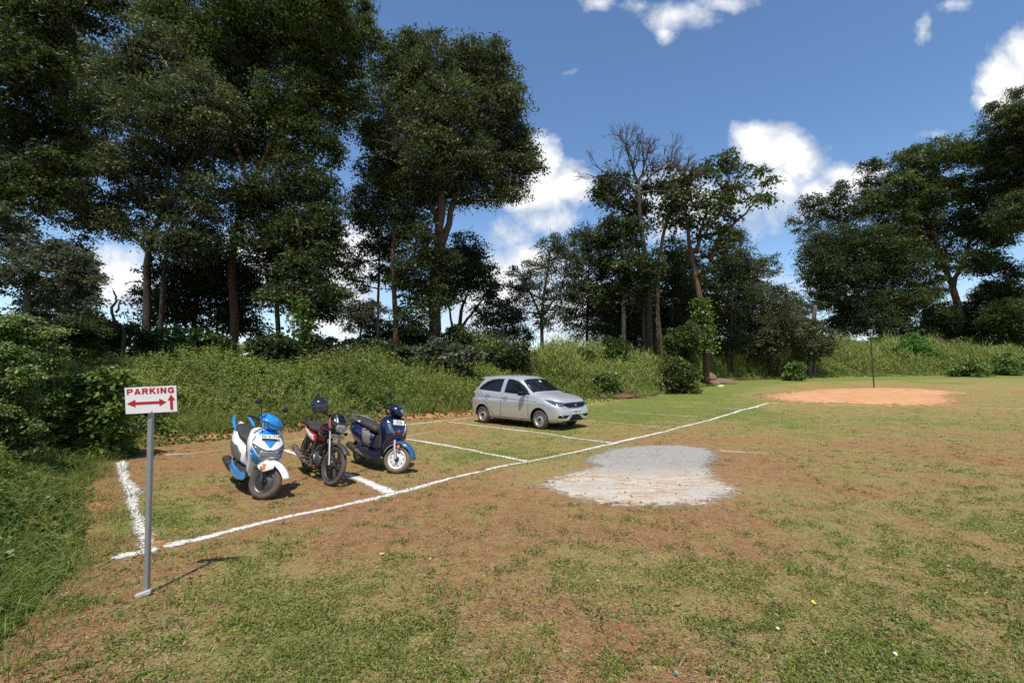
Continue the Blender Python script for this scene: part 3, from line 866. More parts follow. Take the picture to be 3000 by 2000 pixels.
LEAFCOUNT = [0]
def tree(name, label, Y, paths, lobes, leaf=.17, asp=.42, mat=None, bark=None, r0=.3, dens=1.0, gap=.42, clus=.42, group=None,
         cat='tree', seed=1, droop=.3, vmean=.5, parts=('trunk', 'crown'), spokes=14, jit=.5):
    """paths: trunk lines as photograph pixels from the base up, at distance Y; lobes: (col,row,rx,ry[,dY]) clumps of the crown"""
    rng = np.random.default_rng(seed * 131 + 7)
    mat = mat or L_DARK; bark = bark or B_DARK
    b = at(paths[0][0][0], paths[0][0][1], Y); zb = hz(b[0], b[1]) - .15
    root = empty(name, (b[0], b[1], zb)); base = np.array([b[0], b[1], zb])
    tag(root, label, cat, group)
    T = Tubes(); nodes = []
    for pi_, path in enumerate(paths):
        pts = [at(p[0], p[1], Y) for p in path]
        if pi_ == 0 or path[0][1] > 960: pts[0][2] = hz(pts[0][0], pts[0][1]) - .15
        for i in range(1, len(pts)): pts[i][1] += rng.normal(0, jit * .3)
        pts = np.array(pts); k = max(4, len(pts) * 4)
        s = np.linspace(0, len(pts) - 1, k); pp = np.array([catmull(pts, q) for q in s])
        pp[1:-1] += rng.normal(0, r0 * .12, (k - 2, 3))
        rr0 = r0 * (1 if pi_ == 0 else .6)
        rad = np.linspace(rr0, rr0 * .35, k); rad[0] *= 1.35
        T.add(pp - base, rad, 8)
        nodes += [(p, r) for p, r in zip(pp[k // 3:], rad[k // 3:])]
    C = []; Ls = []; val = []; AD = []
    Lpx = leaf / Y * F
    allobes = []
    for lb in lobes:
        dY0 = lb[4] if len(lb) > 4 else rng.normal(0, .35) * lb[2] / F * Y
        allobes.append((lb[0], lb[1], lb[2], lb[3], dY0))
        for _ in range(3 if lb[2] > 35 else 1):
            a_ = rng.uniform(-.4, 3.54); q_ = rng.uniform(.8, 1.12)
            allobes.append((lb[0] + math.cos(a_) * lb[2] * q_, lb[1] - math.sin(a_) * lb[3] * q_, lb[2] * rng.uniform(.22, .36), lb[3] * rng.uniform(.2, .32), dY0 + rng.normal(0, .3) * lb[2] / F * Y))
    for lb in allobes:
        px, py, rx, ry = lb[:4]; dY = lb[4]
        c = at(px, py, Y + dY); ra = np.array([rx, 0, ry]) / F * Y; ra[1] = (ra[0] + ra[2]) * .5
        # limb from the nearest lower trunk node
        cand = min(nodes, key=lambda q: np.linalg.norm(q[0] - c) + (1.5 if q[0][2] > c[2] else 0) * abs(q[0][2] - c[2]))
        lr = min(cand[1] * .7, .05 + .02 * np.linalg.norm(ra))
        limb = curve(cand[0], c + np.array([0, 0, -ra[2] * .3]), .10, 8, rng)
        T.add(limb - base, np.linspace(lr, lr * .45, 8), 6)
        nodes.append((limb[-2], lr * .5))
        # clusters
        area = math.pi * rx * ry
        nl = area / (Lpx * Lpx * asp * .5 * .55) * 2.7 * dens
        per = 26; nc = max(6, int(nl / per))
        d = rng.normal(size=(nc * 2, 3)); d /= np.linalg.norm(d, axis=1, keepdims=True)
        rad = rng.random(nc * 2) ** .42
        edge = .42 + 1.12 * vnoise(d * 2.0 + c, 1.3, seed, 3)
        P = c + d * (rad * edge)[:, None] * ra
        keep = vnoise(P, 1.6 / max(.5, ra.mean() * .33), seed + 3, 3) > gap + .05
        P = P[keep][:nc]; lobe_v = rng.normal(0, .10)
        for q in range(min(spokes, len(P))):
            e = P[q * max(1, len(P) // spokes) % len(P)]
            br = curve(limb[rng.integers(4, 8)], e, .12, 6, rng)
            T.add(br - base, np.linspace(lr * .42, .012 + Y * .0004, 6), 5, False)
            for _ in range(2):
                e2 = e + rng.normal(size=3) * ra * .25
                T.add(curve(br[rng.integers(2, 5)], e2, .15, 4, rng) - base, np.linspace(lr * .2, .008 + Y * .0003, 4), 4, False)
        n = len(P)
        if n == 0: continue
        sg = clus * leaf / .17 * rng.uniform(.6, 1.3, n)
        off = rng.normal(size=(n, per, 3)); off /= np.linalg.norm(off, axis=2, keepdims=True)
        off *= rng.random((n, per, 1)) ** .5
        AD.append((off * np.array([1, 1, .6]) + rng.normal(0, .35, off.shape) - np.array([0, 0, droop])).reshape(-1, 3))
        off = off * sg[:, None, None] * np.array([1.3, 1.3, .5]); off[..., 2] -= (off[..., 0] ** 2 + off[..., 1] ** 2) / np.maximum(sg, .01)[:, None] * .35
        C.append((P[:, None] + off).reshape(-1, 3))
        Ls.append(leaf * rng.uniform(.6, 1.3, n * per))
        pv = rng.normal(vmean + lobe_v, .25, n)
        val.append((np.repeat(pv, per) + rng.normal(0, .13, n * per)))
    if C:
        C = np.vstack(C); Ls = np.concatenate(Ls); val = np.concatenate(val)
        A = np.vstack(AD)
        Vv, Fc = leaf_quads(C - base, Ls, Ls * asp, A, .25, rng)
        LEAFCOUNT[0] += len(Fc)
        np_mesh(parts[1], Vv, Fc, mat, root, fattr=np.clip(val, 0, 1))
    V_, F_ = T.data()
    o = np_mesh(parts[0], V_, F_, bark, root, smooth_=True)
    return root

def vine(root, Y, x0, y0, x1, y1, w, mat, n=900, leaf=.16, seed=3):
    """climber wrapped round a trunk, part of that tree"""
    rng = np.random.default_rng(seed); t = rng.random(n)
    px = x0 + (x1 - x0) * t + rng.normal(0, w * .32, n) * (1.1 - .4 * t); py = y0 + (y1 - y0) * t
    X = (px - 1500) / F * Y; Z = CH - (py - HY) / F * Y
    C = np.stack([X, Y + rng.normal(0, w / F * Y * .5, n) - .1, Z], 1)
    A = rng.normal(size=(n, 3)); A[:, 2] = A[:, 2] * .4 - .8
    L = leaf * rng.uniform(.6, 1.4, n)
    Vv, Fc = leaf_quads(C - np.array(root.location), L, L * .8, A, .0, rng)
    o = np_mesh('vine', Vv, Fc, mat, root, fattr=np.clip(rng.normal(.5, .22, n), 0, 1))
    return o
G_FAR = 'background trees along the far edge of the field'
tree('broadleaf_tree', 'dark tree at the left edge with drooping sprays reaching over the sky', 12.5, [[(-140, 1000), (-120, 600), (-60, 250), (-20, 20)]],
     [(-60, 60, 170, 120), (60, 60, 130, 95), (200, 20, 110, 40), (280, 55, 80, 28), (330, 30, 60, 22), (50, 230, 130, 100), (-60, 420, 190, 140), (120, 380, 120, 80), (60, 540, 150, 100), (-80, 640, 150, 120), (150, 240, 90, 50), (180, 470, 80, 60), (100, 130, 110, 60)],
     leaf=.12, mat=L_DARK, r0=.3, seed=1, gap=.44, clus=.32)
tree('broadleaf_tree', 'wide spreading forked tree with grey green feathery leaves on the left', 19, [[(432, 1010), (425, 880), (440, 740), (470, 600), (500, 420)], [(445, 760), (400, 700), (330, 660), (240, 650)], [(470, 640), (560, 480), (600, 330)], [(462, 1010), (490, 800), (530, 640), (620, 560)]],
     [(260, 420, 110, 90), (210, 560, 90, 70), (330, 280, 110, 100), (430, 200, 110, 90), (480, 340, 130, 110), (350, 480, 130, 80), (270, 640, 90, 50), (520, 480, 130, 90), (590, 300, 110, 110), (600, 600, 110, 90), (440, 590, 100, 70), (230, 300, 60, 60), (240, 190, 70, 70), (460, 100, 60, 50), (350, 650, 70, 50), (540, 700, 100, 70), (220, 720, 40, 30)],
     leaf=.14, mat=L_OLIVE, bark=B_DARK, r0=.17, seed=2, gap=.42, dens=.95)
tree('broadleaf_tree', 'tallest tree, crown cut by the top of the picture, with orange stained lower trunk', 21, [[(688, 1045), (690, 900), (700, 700), (780, 420), (860, 140), (880, -60)], [(740, 560), (640, 300), (560, 80)], [(800, 380), (960, 180), (1020, 60)]],
     [(470, 20, 90, 60), (560, 60, 130, 90), (700, 40, 160, 100), (850, 10, 150, 100), (980, 50, 110, 90), (1040, 110, 60, 60), (930, 180, 130, 80), (780, 170, 150, 90), (640, 180, 120, 80), (980, 260, 80, 70), (860, 300, 120, 80), (720, 300, 110, 80), (760, 430, 120, 80), (900, 400, 90, 60), (1000, 340, 45, 55), (560, 150, 80, 60), (650, 420, 100, 80)],
     leaf=.16, mat=L_MID, bark=B_RED, r0=.21, seed=3, gap=.42, vmean=.42)
tree('broadleaf_tree', 'dark bushy tree with stacked lobes standing left of the sky gap', 19.5, [[(822, 1040), (820, 860), (815, 650), (830, 480)]],
     [(870, 520, 120, 70), (940, 560, 80, 60), (800, 620, 120, 80), (900, 680, 110, 70), (960, 640, 50, 50), (840, 770, 90, 70), (930, 800, 80, 60), (960, 740, 45, 50), (760, 720, 80, 70), (880, 880, 100, 55), (950, 900, 60, 45), (960, 430, 45, 50), (760, 560, 80, 60)],
     leaf=.15, mat=L_DARK, r0=.12, seed=4, gap=.43, vmean=.5)
t = tree('broadleaf_tree', 'dark tree whose trunk is wrapped in bright climbing vine behind the weeds', 18.5, [[(893, 1050), (892, 900), (880, 760), (870, 640)]],
     [(840, 860, 70, 50), (900, 780, 80, 60), (960, 860, 50, 40), (860, 700, 80, 50)], leaf=.16, mat=L_DARK, r0=.2, seed=5)
vine(t, 18.2, 893, 1045, 893, 870, 58, L_VINE, 1800, .13)
tree('leafy_tree', 'pale feathery small tree at the left edge above the weed bank', 10, [[(70, 1000), (80, 840), (100, 700)]],
     [(60, 720, 110, 60), (150, 780, 120, 55), (40, 820, 110, 60), (190, 850, 90, 50), (90, 900, 130, 60), (250, 900, 60, 40), (10, 640, 70, 50), (230, 810, 50, 35)],
     leaf=.085, mat=L_GREY, bark=B_GREY, r0=.08, seed=6, gap=.46, clus=.30, vmean=.35, dens=.8)
tree('leafy_tree', 'small round tree seen in the sky gap on the left', 24, [[(225, 1000), (225, 860)]],
     [(215, 770, 60, 40), (240, 820, 50, 45), (180, 840, 60, 50), (230, 880, 60, 40)], leaf=.15, mat=L_DARK, r0=.12, seed=7, group=G_FAR)
tree('broadleaf_tree', 'slender dark tree filling the gap under the spreading forked tree', 22, [[(560, 1030), (570, 860), (590, 700)], [(640, 1030), (640, 880), (620, 740)]],
     [(600, 760, 110, 80), (520, 820, 90, 80), (650, 830, 90, 70), (580, 900, 110, 70), (700, 900, 70, 60), (480, 900, 80, 70), (760, 830, 70, 60), (720, 960, 80, 50)], leaf=.16, mat=L_DARK, r0=.14, seed=8, vmean=.4)
tree('leaning_stump', 'bare broken snag standing against the bright cloud on the left', 14, [[(346, 1010), (344, 975), (341, 940), (337, 905), (333, 877), (330, 850)], [(339, 915), (344, 903), (349, 891), (355, 878)]], [], r0=.06, seed=9, cat='dead snag')
# centre
tree('broadleaf_tree', 'big central tree with dense rounded crown and forked upper stems', 25, [[(1268, 1030), (1270, 900), (1280, 760), (1292, 640), (1290, 420), (1250, 200)], [(1280, 760), (1312, 650), (1350, 480), (1420, 260)], [(1290, 700), (1270, 620), (1200, 480)]],
     [(1230, 150, 80, 60), (1170, 200, 90, 80), (1400, 170, 80, 65), (1310, 220, 110, 90), (1450, 240, 80, 80), (1180, 310, 120, 90), (1310, 340, 140, 110), (1440, 350, 90, 100), (1500, 300, 45, 55), (1490, 420, 70, 60), (1545, 430, 40, 45), (1540, 490, 45, 45), (1470, 510, 80, 55), (1500, 560, 45, 35), (1440, 580, 40, 28), (1240, 460, 130, 100), (1370, 480, 110, 80), (1150, 440, 80, 80), (1200, 560, 100, 70), (1320, 560, 110, 55), (1090, 380, 40, 60), (1120, 500, 60, 60)],
     leaf=.18, mat=L_OLIVE, bark=B_RED, r0=.38, seed=10, gap=.42, vmean=.48, dens=1.0, spokes=9)
tree('broadleaf_tree', 'slim tree hugging the left side of the big central tree, dark trunk', 23.5, [[(1162, 1040), (1160, 900), (1155, 760), (1160, 620)]],
     [(1120, 560, 70, 70), (1090, 640, 60, 60), (1180, 640, 70, 80), (1230, 700, 80, 70), (1130, 720, 60, 50), (1190, 800, 70, 60), (1240, 860, 70, 60), (1280, 760, 60, 60), (1210, 930, 60, 50)],
     leaf=.17, mat=L_DARK, bark=B_RED, r0=.17, seed=11, gap=.45, dens=.85)
tree('broadleaf_tree', 'thin trunked sparse tree against the white cloud left of centre', 24, [[(1108, 1030), (1108, 880), (1118, 740), (1125, 640)]],
     [(1070, 640, 45, 40), (1050, 760, 55, 45), (1110, 700, 60, 50), (1140, 790, 55, 40), (1070, 830, 40, 30)], leaf=.16, mat=L_GREY, r0=.09, seed=12, gap=.5, dens=.6, vmean=.3)
tree('leafy_tree', 'dome shaped dark tree tucked behind the central trunk', 30, [[(1335, 1020), (1350, 920), (1370, 860)], [(1340, 1000), (1320, 920), (1300, 860)], [(1350, 960), (1400, 890), (1420, 860)]],
     [(1380, 730, 55, 45), (1330, 770, 70, 60), (1410, 800, 50, 55), (1440, 870, 35, 50), (1370, 830, 70, 45), (1310, 860, 60, 40), (1420, 920, 40, 25), (1280, 800, 40, 60)], leaf=.2, mat=L_DARK, r0=.17, seed=13, gap=.45, vmean=.4)
for i, (x, y, rx, ry, Y, lab) in enumerate([(1050, 920, 70, 60, 30, 'low grey green tree below the white cloud beside the thin trunk'), (1160, 980, 90, 45, 27, 'low dark shrubby tree under the slim trunks left of centre'),
        (1230, 1000, 80, 40, 26, 'low leafy tree directly left of the big orange trunk'), (1420, 1000, 90, 45, 27, 'low dark tree under the dome shaped tree'),
        (1500, 960, 60, 70, 29, 'narrow dark tree right of the dome shaped tree'), (1350, 1000, 60, 45, 25, 'leafy thicket tree right of the big orange trunk')]):
    tree('leafy_tree', lab, Y, [[(x, 1050), (x + 5, y)]], [(x - rx * .4, y, rx * .7, ry), (x + rx * .4, y + 10, rx * .7, ry * .8), (x, y - ry * .5, rx * .6, ry * .7)], leaf=.17, mat=[L_GREY, L_DARK, L_MID][i % 3], r0=.1, seed=30 + i, gap=.48, group=G_FAR, spokes=6, vmean=.4)
# group right of centre
tree('airy_tree', 'airy grey green tree with many thin stems right of the big cloud', 31, [[(1590, 1040), (1588, 920), (1600, 820), (1610, 740)], [(1590, 940), (1550, 850), (1530, 800)], [(1595, 920), (1650, 830), (1660, 760)]],
     [(1540, 810, 50, 50), (1600, 770, 60, 55), (1660, 760, 55, 60), (1580, 860, 70, 50), (1660, 850, 60, 55), (1640, 710, 45, 35), (1510, 880, 40, 50), (1600, 930, 60, 40)], leaf=.17, mat=L_GREY, bark=B_DARK, r0=.14, seed=14, gap=.5, dens=.62, vmean=.35)
tree('airy_tree', 'grey green tree between the airy tree and the bare topped tree', 33, [[(1720, 1040), (1722, 900), (1725, 740)]],
     [(1720, 700, 50, 45), (1700, 760, 55, 50), (1760, 740, 50, 50), (1700, 840, 60, 50), (1760, 860, 60, 60), (1680, 920, 60, 60), (1740, 960, 70, 50)], leaf=.19, mat=L_GREY, r0=.12, seed=15, gap=.48, dens=.8, vmean=.3)
tree('broadleaf_tree', 'tree with pale mottled trunk and big dark leaves left of the bare tree', 31, [[(1828, 1060), (1826, 930), (1828, 800), (1815, 700), (1830, 640)]],
     [(1790, 680, 60, 40), (1840, 660, 50, 35), (1810, 720, 60, 40), (1770, 780, 50, 40), (1850, 760, 50, 50), (1760, 860, 60, 50), (1860, 860, 60, 60)], leaf=.24, asp=.5, mat=L_DARK, bark=B_PALE, r0=.17, seed=16, gap=.46, vmean=.55)
tree('broadleaf_tree', 'tree of big dark leaf clumps beneath the left side of the bare crown', 31.5, [[(1890, 1040), (1880, 800), (1862, 690), (1830, 620)]],
     [(1785, 520, 42, 40), (1765, 555, 30, 38), (1810, 560, 45, 35), (1790, 600, 35, 22), (1850, 600, 45, 30), (1900, 540, 55, 40), (1950, 530, 50, 40), (1880, 640, 60, 40), (1960, 600, 40, 50)], leaf=.26, asp=.5, mat=L_DARK, r0=.13, seed=17, gap=.52, vmean=.6)
# bare tree
def bare(Y, path, name, label, seed, r0, first, cone, depth, bark):
    rng = np.random.default_rng(seed)
    pts = np.array([at(p[0], p[1], Y) for p in path]); pts[0][2] = hz(pts[0][0], Y) - .15
    base = pts[0].copy(); root = empty(name, tuple(base)); tag(root, label, 'tree')
    T = Tubes(); k = 14; pp = np.array([catmull(pts, q) for q in np.linspace(0, len(pts) - 1, k)])
    T.add(pp - base, np.linspace(r0 * 1.3, r0 * .55, k), 8); B = Tubes()
    def grow(p, d, L, r, dep):
        n = 4; q = [p]
        for i in range(n):
            d = d + rng.normal(0, .14, 3) + np.array([0, 0, .035]); d /= np.linalg.norm(d); q.append(q[-1] + d * L / n)
        B.add(np.array(q) - base, np.linspace(r, r * .62, n + 1), 6 if dep > 3 else 4, False)
        if dep == 0: return
        nc = 3 if rng.random() < .55 else 2
        for c_ in range(nc):
            a = rng.normal(0, cone, 3); a[1] *= .8
            nd = d + a; nd /= np.linalg.norm(nd)
            grow(q[-1 if c_ < 2 else 2], nd, L * rng.uniform(.68, .88), r * .66, dep - 1)
    for s, ang, L in first:
        p = np.array(catmull(pts, s)); grow(p, np.array([math.sin(R(ang)), rng.normal(0, .25), math.cos(R(ang))]), L, r0 * .52, depth)
    V_, F_ = T.data(); np_mesh('trunk', V_, F_, bark, root, smooth_=True)
    V_, F_ = B.data(); np_mesh('branches', V_, F_, bark, root, smooth_=True)
    return root
bare(30, [(1905, 1050), (1900, 900), (1890, 760), (1875, 640), (1872, 540)], 'bare_tree', 'leafless tree with a fan of thin grey twigs above its neighbours', 12, .19,
     [(3.75, -68, 1.35), (4, -34, 1.12), (4, 2, 1.0), (3.9, 34, 1.12), (3.7, 66, 1.3), (3.4, -50, 1.0)], .38, 6, B_DARK)
bare(31, [(1935, 1045), (1925, 880), (1935, 740), (1955, 640), (1990, 540)], 'bare_tree', 'second leafless tree with pale leaning stems right of the first bare crown', 19, .14,
     [(3.0, 25, .8), (3.6, 35, .8), (4, 5, .7), (4, 40, .8)], .28, 4, B_GREY)
tree('slender_tree', 'slanting thin pale trunk with orange foot in front of the dark grove', 28.5, [[(1944, 1062), (1938, 980), (1928, 900), (1920, 800)]], [(1915, 770, 40, 40), (1900, 820, 35, 35)], leaf=.18, mat=L_DARK, bark=B_RED, r0=.09, seed=20)
t = tree('broadleaf_tree', 'leaning reddish trunk wrapped in green vine, open crown spreading right', 30, [[(2068, 1065), (2062, 980), (2046, 860), (2028, 740), (2008, 640), (2005, 560)], [(2080, 760), (2110, 690), (2170, 640), (2215, 590)], [(2040, 740), (2060, 650), (2090, 560)]],
     [(2030, 520, 45, 35), (2010, 570, 55, 40), (2075, 500, 45, 35), (2120, 540, 55, 45), (2165, 480, 50, 38), (2200, 520, 40, 35), (2240, 545, 32, 32), (2225, 580, 30, 22), (2180, 580, 40, 28), (2060, 590, 60, 40), (2080, 650, 60, 50), (2130, 620, 35, 28), (2110, 720, 60, 50), (1990, 640, 45, 40)],
     leaf=.25, asp=.52, mat=L_MID, bark=B_RED, r0=.24, seed=21, gap=.52, vmean=.42, dens=.7)
vine(t, 29.7, 2062, 1035, 2050, 875, 46, L_VINE, 2200, .17, 5)
GR = 'trees crowded in the middle grove'
for i, (x, ytop, w, Y, m, lab) in enumerate([(1960, 700, 80, 34, L_DARK, 'dark grove tree directly behind the slanting thin trunk'), (2020, 730, 90, 35, L_DARK, 'dark grove tree just left of the vine wrapped trunk'),
        (1860, 800, 90, 34, L_OLIVE, 'olive grove tree behind the pale mottled trunk'), (2130, 740, 80, 35, L_DARK, 'dark grove tree right of the vine wrapped trunk'),
        (2170, 670, 75, 37, L_GREY, 'tall grey green grove tree under the right spreading branch'), (2220, 750, 70, 38, L_OLIVE, 'rounded olive grove tree on the grove shoulder'),
        (2290, 830, 60, 40, L_GREY, 'grey green tree on the right end of the grove'), (1790, 880, 80, 35, L_OLIVE, 'low olive tree at the left end of the grove'),
        (2330, 860, 45, 42, L_DARK, 'narrow dark tree in the gap before the rounded dark tree'), (2260, 920, 80, 36, L_OLIVE, 'dry looking low tree between grove and rounded dark tree'),
        (2370, 930, 70, 37, L_OLIVE, 'dry looking low tree beside the rounded dark tree'), (2060, 860, 90, 37, L_DARK, 'deep shaded tree in the middle of the grove'), (1980, 900, 90, 36, L_DARK, 'deep shaded low tree behind the orange footed thin trunk')]):
    H = 1030 - ytop; lb = []
    r2 = np.random.default_rng(i + 50)
    for k in range(6):
        f = k / 5; ww = w * (.45 + .65 * math.sin(math.pi * (.2 + .65 * f)))
        lb.append((x + r2.normal(0, w * .3), ytop + w * .35 + f * (H - w * .3) * .85, ww * .75, w * .5))
    tree('broadleaf_tree', lab, Y, [[(x, 1040), (x + r2.normal(0, 8), 900), (x + r2.normal(0, 12), ytop + w * .4)], [(x + 14, 1040), (x + 25, ytop + w)]], lb, leaf=.2, mat=m, bark=[B_DARK, B_GREY, B_RED][i % 3], r0=.15, seed=60 + i, gap=.46, group=GR, spokes=6, vmean=.42, dens=.85)
# right
tree('broadleaf_tree', 'big rounded very dark tree with pale thin stems under its dome', 52, [[(2580, 1020), (2578, 940), (2560, 880), (2530, 820)], [(2585, 980), (2590, 880), (2600, 820)], [(2555, 900), (2510, 850), (2480, 800)]],
     [(2440, 720, 80, 60), (2520, 710, 90, 60), (2600, 720, 70, 70), (2400, 780, 60, 60), (2470, 800, 90, 60), (2560, 800, 90, 60), (2640, 780, 60, 70), (2500, 880, 90, 50), (2420, 860, 50, 50), (2600, 880, 60, 60), (2380, 720, 35, 50), (2540, 940, 80, 50), (2470, 940, 60, 50)],
     leaf=.26, mat=L_DARK, bark=B_PALE, r0=.2, seed=22, gap=.40, vmean=.42, dens=1.1)
tree('broadleaf_tree', 'tree with a thin arm of leaf clumps reaching out over the blue sky', 54, [[(2470, 1030), (2470, 860), (2450, 730), (2400, 670), (2350, 655)], [(2450, 740), (2480, 650), (2540, 560)]],
     [(2325, 645, 22, 12), (2375, 600, 32, 40), (2400, 640, 35, 28), (2365, 670, 35, 12), (2440, 590, 40, 30), (2450, 640, 40, 40), (2500, 620, 50, 40), (2555, 490, 42, 18), (2540, 530, 35, 22), (2460, 560, 25, 30)], leaf=.26, asp=.5, mat=L_DARK, r0=.2, seed=23, gap=.52, vmean=.5)
tree('umbrella_tree', 'huge umbrella shaped tree spreading over the right of the field', 53, [[(2812, 1030), (2805, 900), (2780, 800), (2740, 700), (2700, 560)], [(2790, 840), (2850, 700), (2900, 560)], [(2760, 760), (2680, 660), (2620, 580)]],
     [(2680, 480, 80, 45), (2760, 450, 90, 45), (2850, 445, 90, 45), (2920, 480, 70, 55), (2620, 560, 90, 50), (2560, 600, 70, 45), (2720, 560, 110, 60), (2830, 560, 110, 60), (2900, 600, 70, 60), (2640, 640, 90, 55), (2750, 660, 110, 55), (2860, 680, 90, 50), (2920, 700, 40, 35), (2700, 740, 80, 45), (2800, 770, 110, 40), (2890, 770, 60, 40), (2650, 720, 50, 45), (2600, 690, 40, 40)],
     leaf=.28, asp=.48, mat=L_MID, bark=B_RED, r0=.42, seed=24, gap=.45, vmean=.5, spokes=8, dens=.85)
tree('broadleaf_tree', 'tall dark tree cut by the right edge of the picture', 48, [[(3060, 1030), (3050, 800), (3020, 560), (2990, 400)]],
     [(2960, 350, 80, 55), (3010, 320, 80, 60), (2950, 430, 80, 60), (3010, 460, 80, 80), (2970, 540, 90, 60), (3010, 620, 90, 60), (2960, 640, 60, 50), (3080, 400, 80, 100), (3090, 550, 80, 100)], leaf=.22, mat=L_DARK, r0=.4, seed=25, gap=.42, vmean=.5)
for i, (x, ytop, w, Y, m, lab) in enumerate([(2960, 770, 70, 51, L_DARK, 'dark tree below the tall tree at the right edge'), (2700, 800, 80, 53, L_MID, 'green tree behind the trunk of the umbrella tree, to its left'), (2880, 830, 80, 53, L_DARK, 'dark tree right of the umbrella tree trunk'),
        (2640, 870, 60, 52, L_OLIVE, 'olive tree between the rounded dark tree and umbrella trunk'), (2990, 880, 70, 48, L_MID, 'green low tree touching the right edge'), (2780, 890, 70, 55, L_OLIVE, 'olive tree seen beneath the umbrella crown')]):
    r2 = np.random.default_rng(i + 80); H = 1020 - ytop
    lb = [(x + r2.normal(0, w * .35), ytop + w * .4 + k / 4 * (H - w * .5) * .9, w * r2.uniform(.6, .95), w * .5) for k in range(5)]
    tree('broadleaf_tree', lab, Y, [[(x, 1030), (x + 6, 930), (x + r2.normal(0, 10), ytop + w * .4)]], lb, leaf=.24, mat=m, bark=B_DARK, r0=.17, seed=90 + i, gap=.44, group='trees behind the umbrella tree', spokes=6, vmean=.42)
# far wall of woodland, too deep in shade to count
# ---------------------------------------------------------------- shrubs
def shrub(lab, x, y, rx, ry, Y, mat, leaf=.12, seed=1, group=None, asp=.5, vmean=.5, dens=1.0, n=5, name='shrub'):
    r2 = np.random.default_rng(seed); lb = []
    for k in range(n):
        lb.append((x + r2.uniform(-.6, .6) * rx, y + r2.uniform(-.25, .45) * ry, rx * r2.uniform(.4, .6), ry * r2.uniform(.5, .75)))
    gX = (x - 1500) / F * Y; gyp = HY - (hz(gX, Y) - CH) * F / Y
    yy_ = y + ry * .9
    while yy_ < gyp - 5:
        for s_ in (-1, 1): lb.append((x + s_ * r2.uniform(.15, .5) * rx, yy_, rx * .55, ry * .55))
        yy_ += ry * .6
    stems = [[(x + r2.normal(0, rx * .12), max(gyp, y + ry * 1.0)), (x + r2.normal(0, rx * .2), y + ry * .3), (x + r2.normal(0, rx * .45), y - ry * .4)] for _ in range(3)]
    return tree(name, lab, Y, stems, lb, leaf=leaf, asp=asp, mat=mat, bark=B_GREY, r0=.035, seed=seed, gap=.40, group=group, cat='shrub', parts=('stems', 'foliage'), spokes=5, clus=.30, vmean=vmean, dens=dens, jit=.1)
shrub('glossy leaved shrub on the bank top under the spreading forked tree', 500, 1010, 130, 55, 16, L_VINE, .15, 101, vmean=.3)
shrub('second glossy shrub on the bank top nearer the orange trunk', 610, 1030, 90, 40, 16, L_MID, .15, 102, vmean=.7)
shrub('dark shrub below the broken snag', 300, 980, 120, 70, 15, L_DARK, .12, 103, n=8)
shrub('dark shrub below the small pale feathery tree', 180, 950, 120, 60, 12, L_MID, .10, 104, n=7)
shrub('leafy shrub filling the near left skyline of the bank', 60, 960, 130, 45, 8.2, M_BROAD, .07, 105, n=8, vmean=.6)
shrub('broad leaved plant with pale shiny leaves on the left bank shoulder', 290, 1120, 75, 50, 8.9, L_VINE, .13, 106, vmean=.75)
shrub('dark overhanging bush above the corner of the broad chalk line', 200, 1180, 90, 80, 8.9, M_BROAD, .075, 107, n=8, vmean=.55)
shrub('tangled bush on the near left bank behind the long grass', 30, 1040, 80, 40, 6.9, M_BROAD, .05, 108, n=5, vmean=.6)
shrub('dark shrub between two tall trunks on the left', 780, 1020, 90, 45, 17, L_DARK, .15, 109, n=6)
shrub('vine covered shrub right of the climbing vine trunk', 960, 1010, 70, 50, 19, L_GREY, .15, 110, vmean=.3)
shrub('dark coffee shrub left of the big orange trunk', 1110, 1030, 90, 40, 21, L_DARK, .15, 111, n=6, vmean=.6)
shrub('broad grey leaved shrub right below the big orange trunk', 1300, 1030, 90, 45, 21, L_GREY, .17, 112, vmean=.3, n=6)
shrub('dark shrub behind the roof of the silver car', 1480, 1035, 80, 35, 24, L_DARK, .16, 113, n=6, vmean=.6)
shrub('low shrub right of the silver car roof at the grove edge', 1640, 1045, 90, 32, 27, L_MID, .18, 114, n=6)
shrub('pale leaved shrub at the foot of the mottled trunk', 1815, 1030, 45, 60, 28, L_VINE, .17, 115, vmean=.25)
shrub('tall leafy bush rising in front of the grove beside the rubble heap', 1990, 1082, 48, 58, 25.5, L_MID, .17, 116, n=8, vmean=.62)
shrub('leafy sapling bush left of the vine wrapped trunk', 2000, 990, 50, 60, 27.5, L_MID, .17, 117, n=7, vmean=.5)
shrub('bright green feathery bush on the bank above the sand', 2668, 1022, 62, 46, 43, L_BRIGHT, .2, 118, n=8, vmean=.55, dens=1.3)
CF = 'dark coffee shrubs in a row along the right bank top'
for i, (x, lab) in enumerate([(2150, 'coffee shrub first in the row right of the vine wrapped trunk'), (2240, 'coffee shrub below the right end of the grove'), (2330, 'coffee shrub under the dry looking low tree'), (2420, 'coffee shrub under the left part of the rounded dark tree'),
                              (2500, 'coffee shrub just left of the thin rusty post'), (2585, 'coffee shrub between the post and the bright green bush'), (2760, 'coffee shrub at the foot of the umbrella tree trunk'), (2840, 'coffee shrub right of the umbrella trunk'), (2930, 'coffee shrub next to last toward the picture edge'), (3010, 'coffee shrub touching the right picture edge')]):
    shrub(lab, x, 1012 if x < 2700 else 1008, 62, 30, 48.5, L_MID if i % 3 else L_GREY, .26, 130 + i, group=CF, vmean=.55 if i % 3 else .2, n=6)
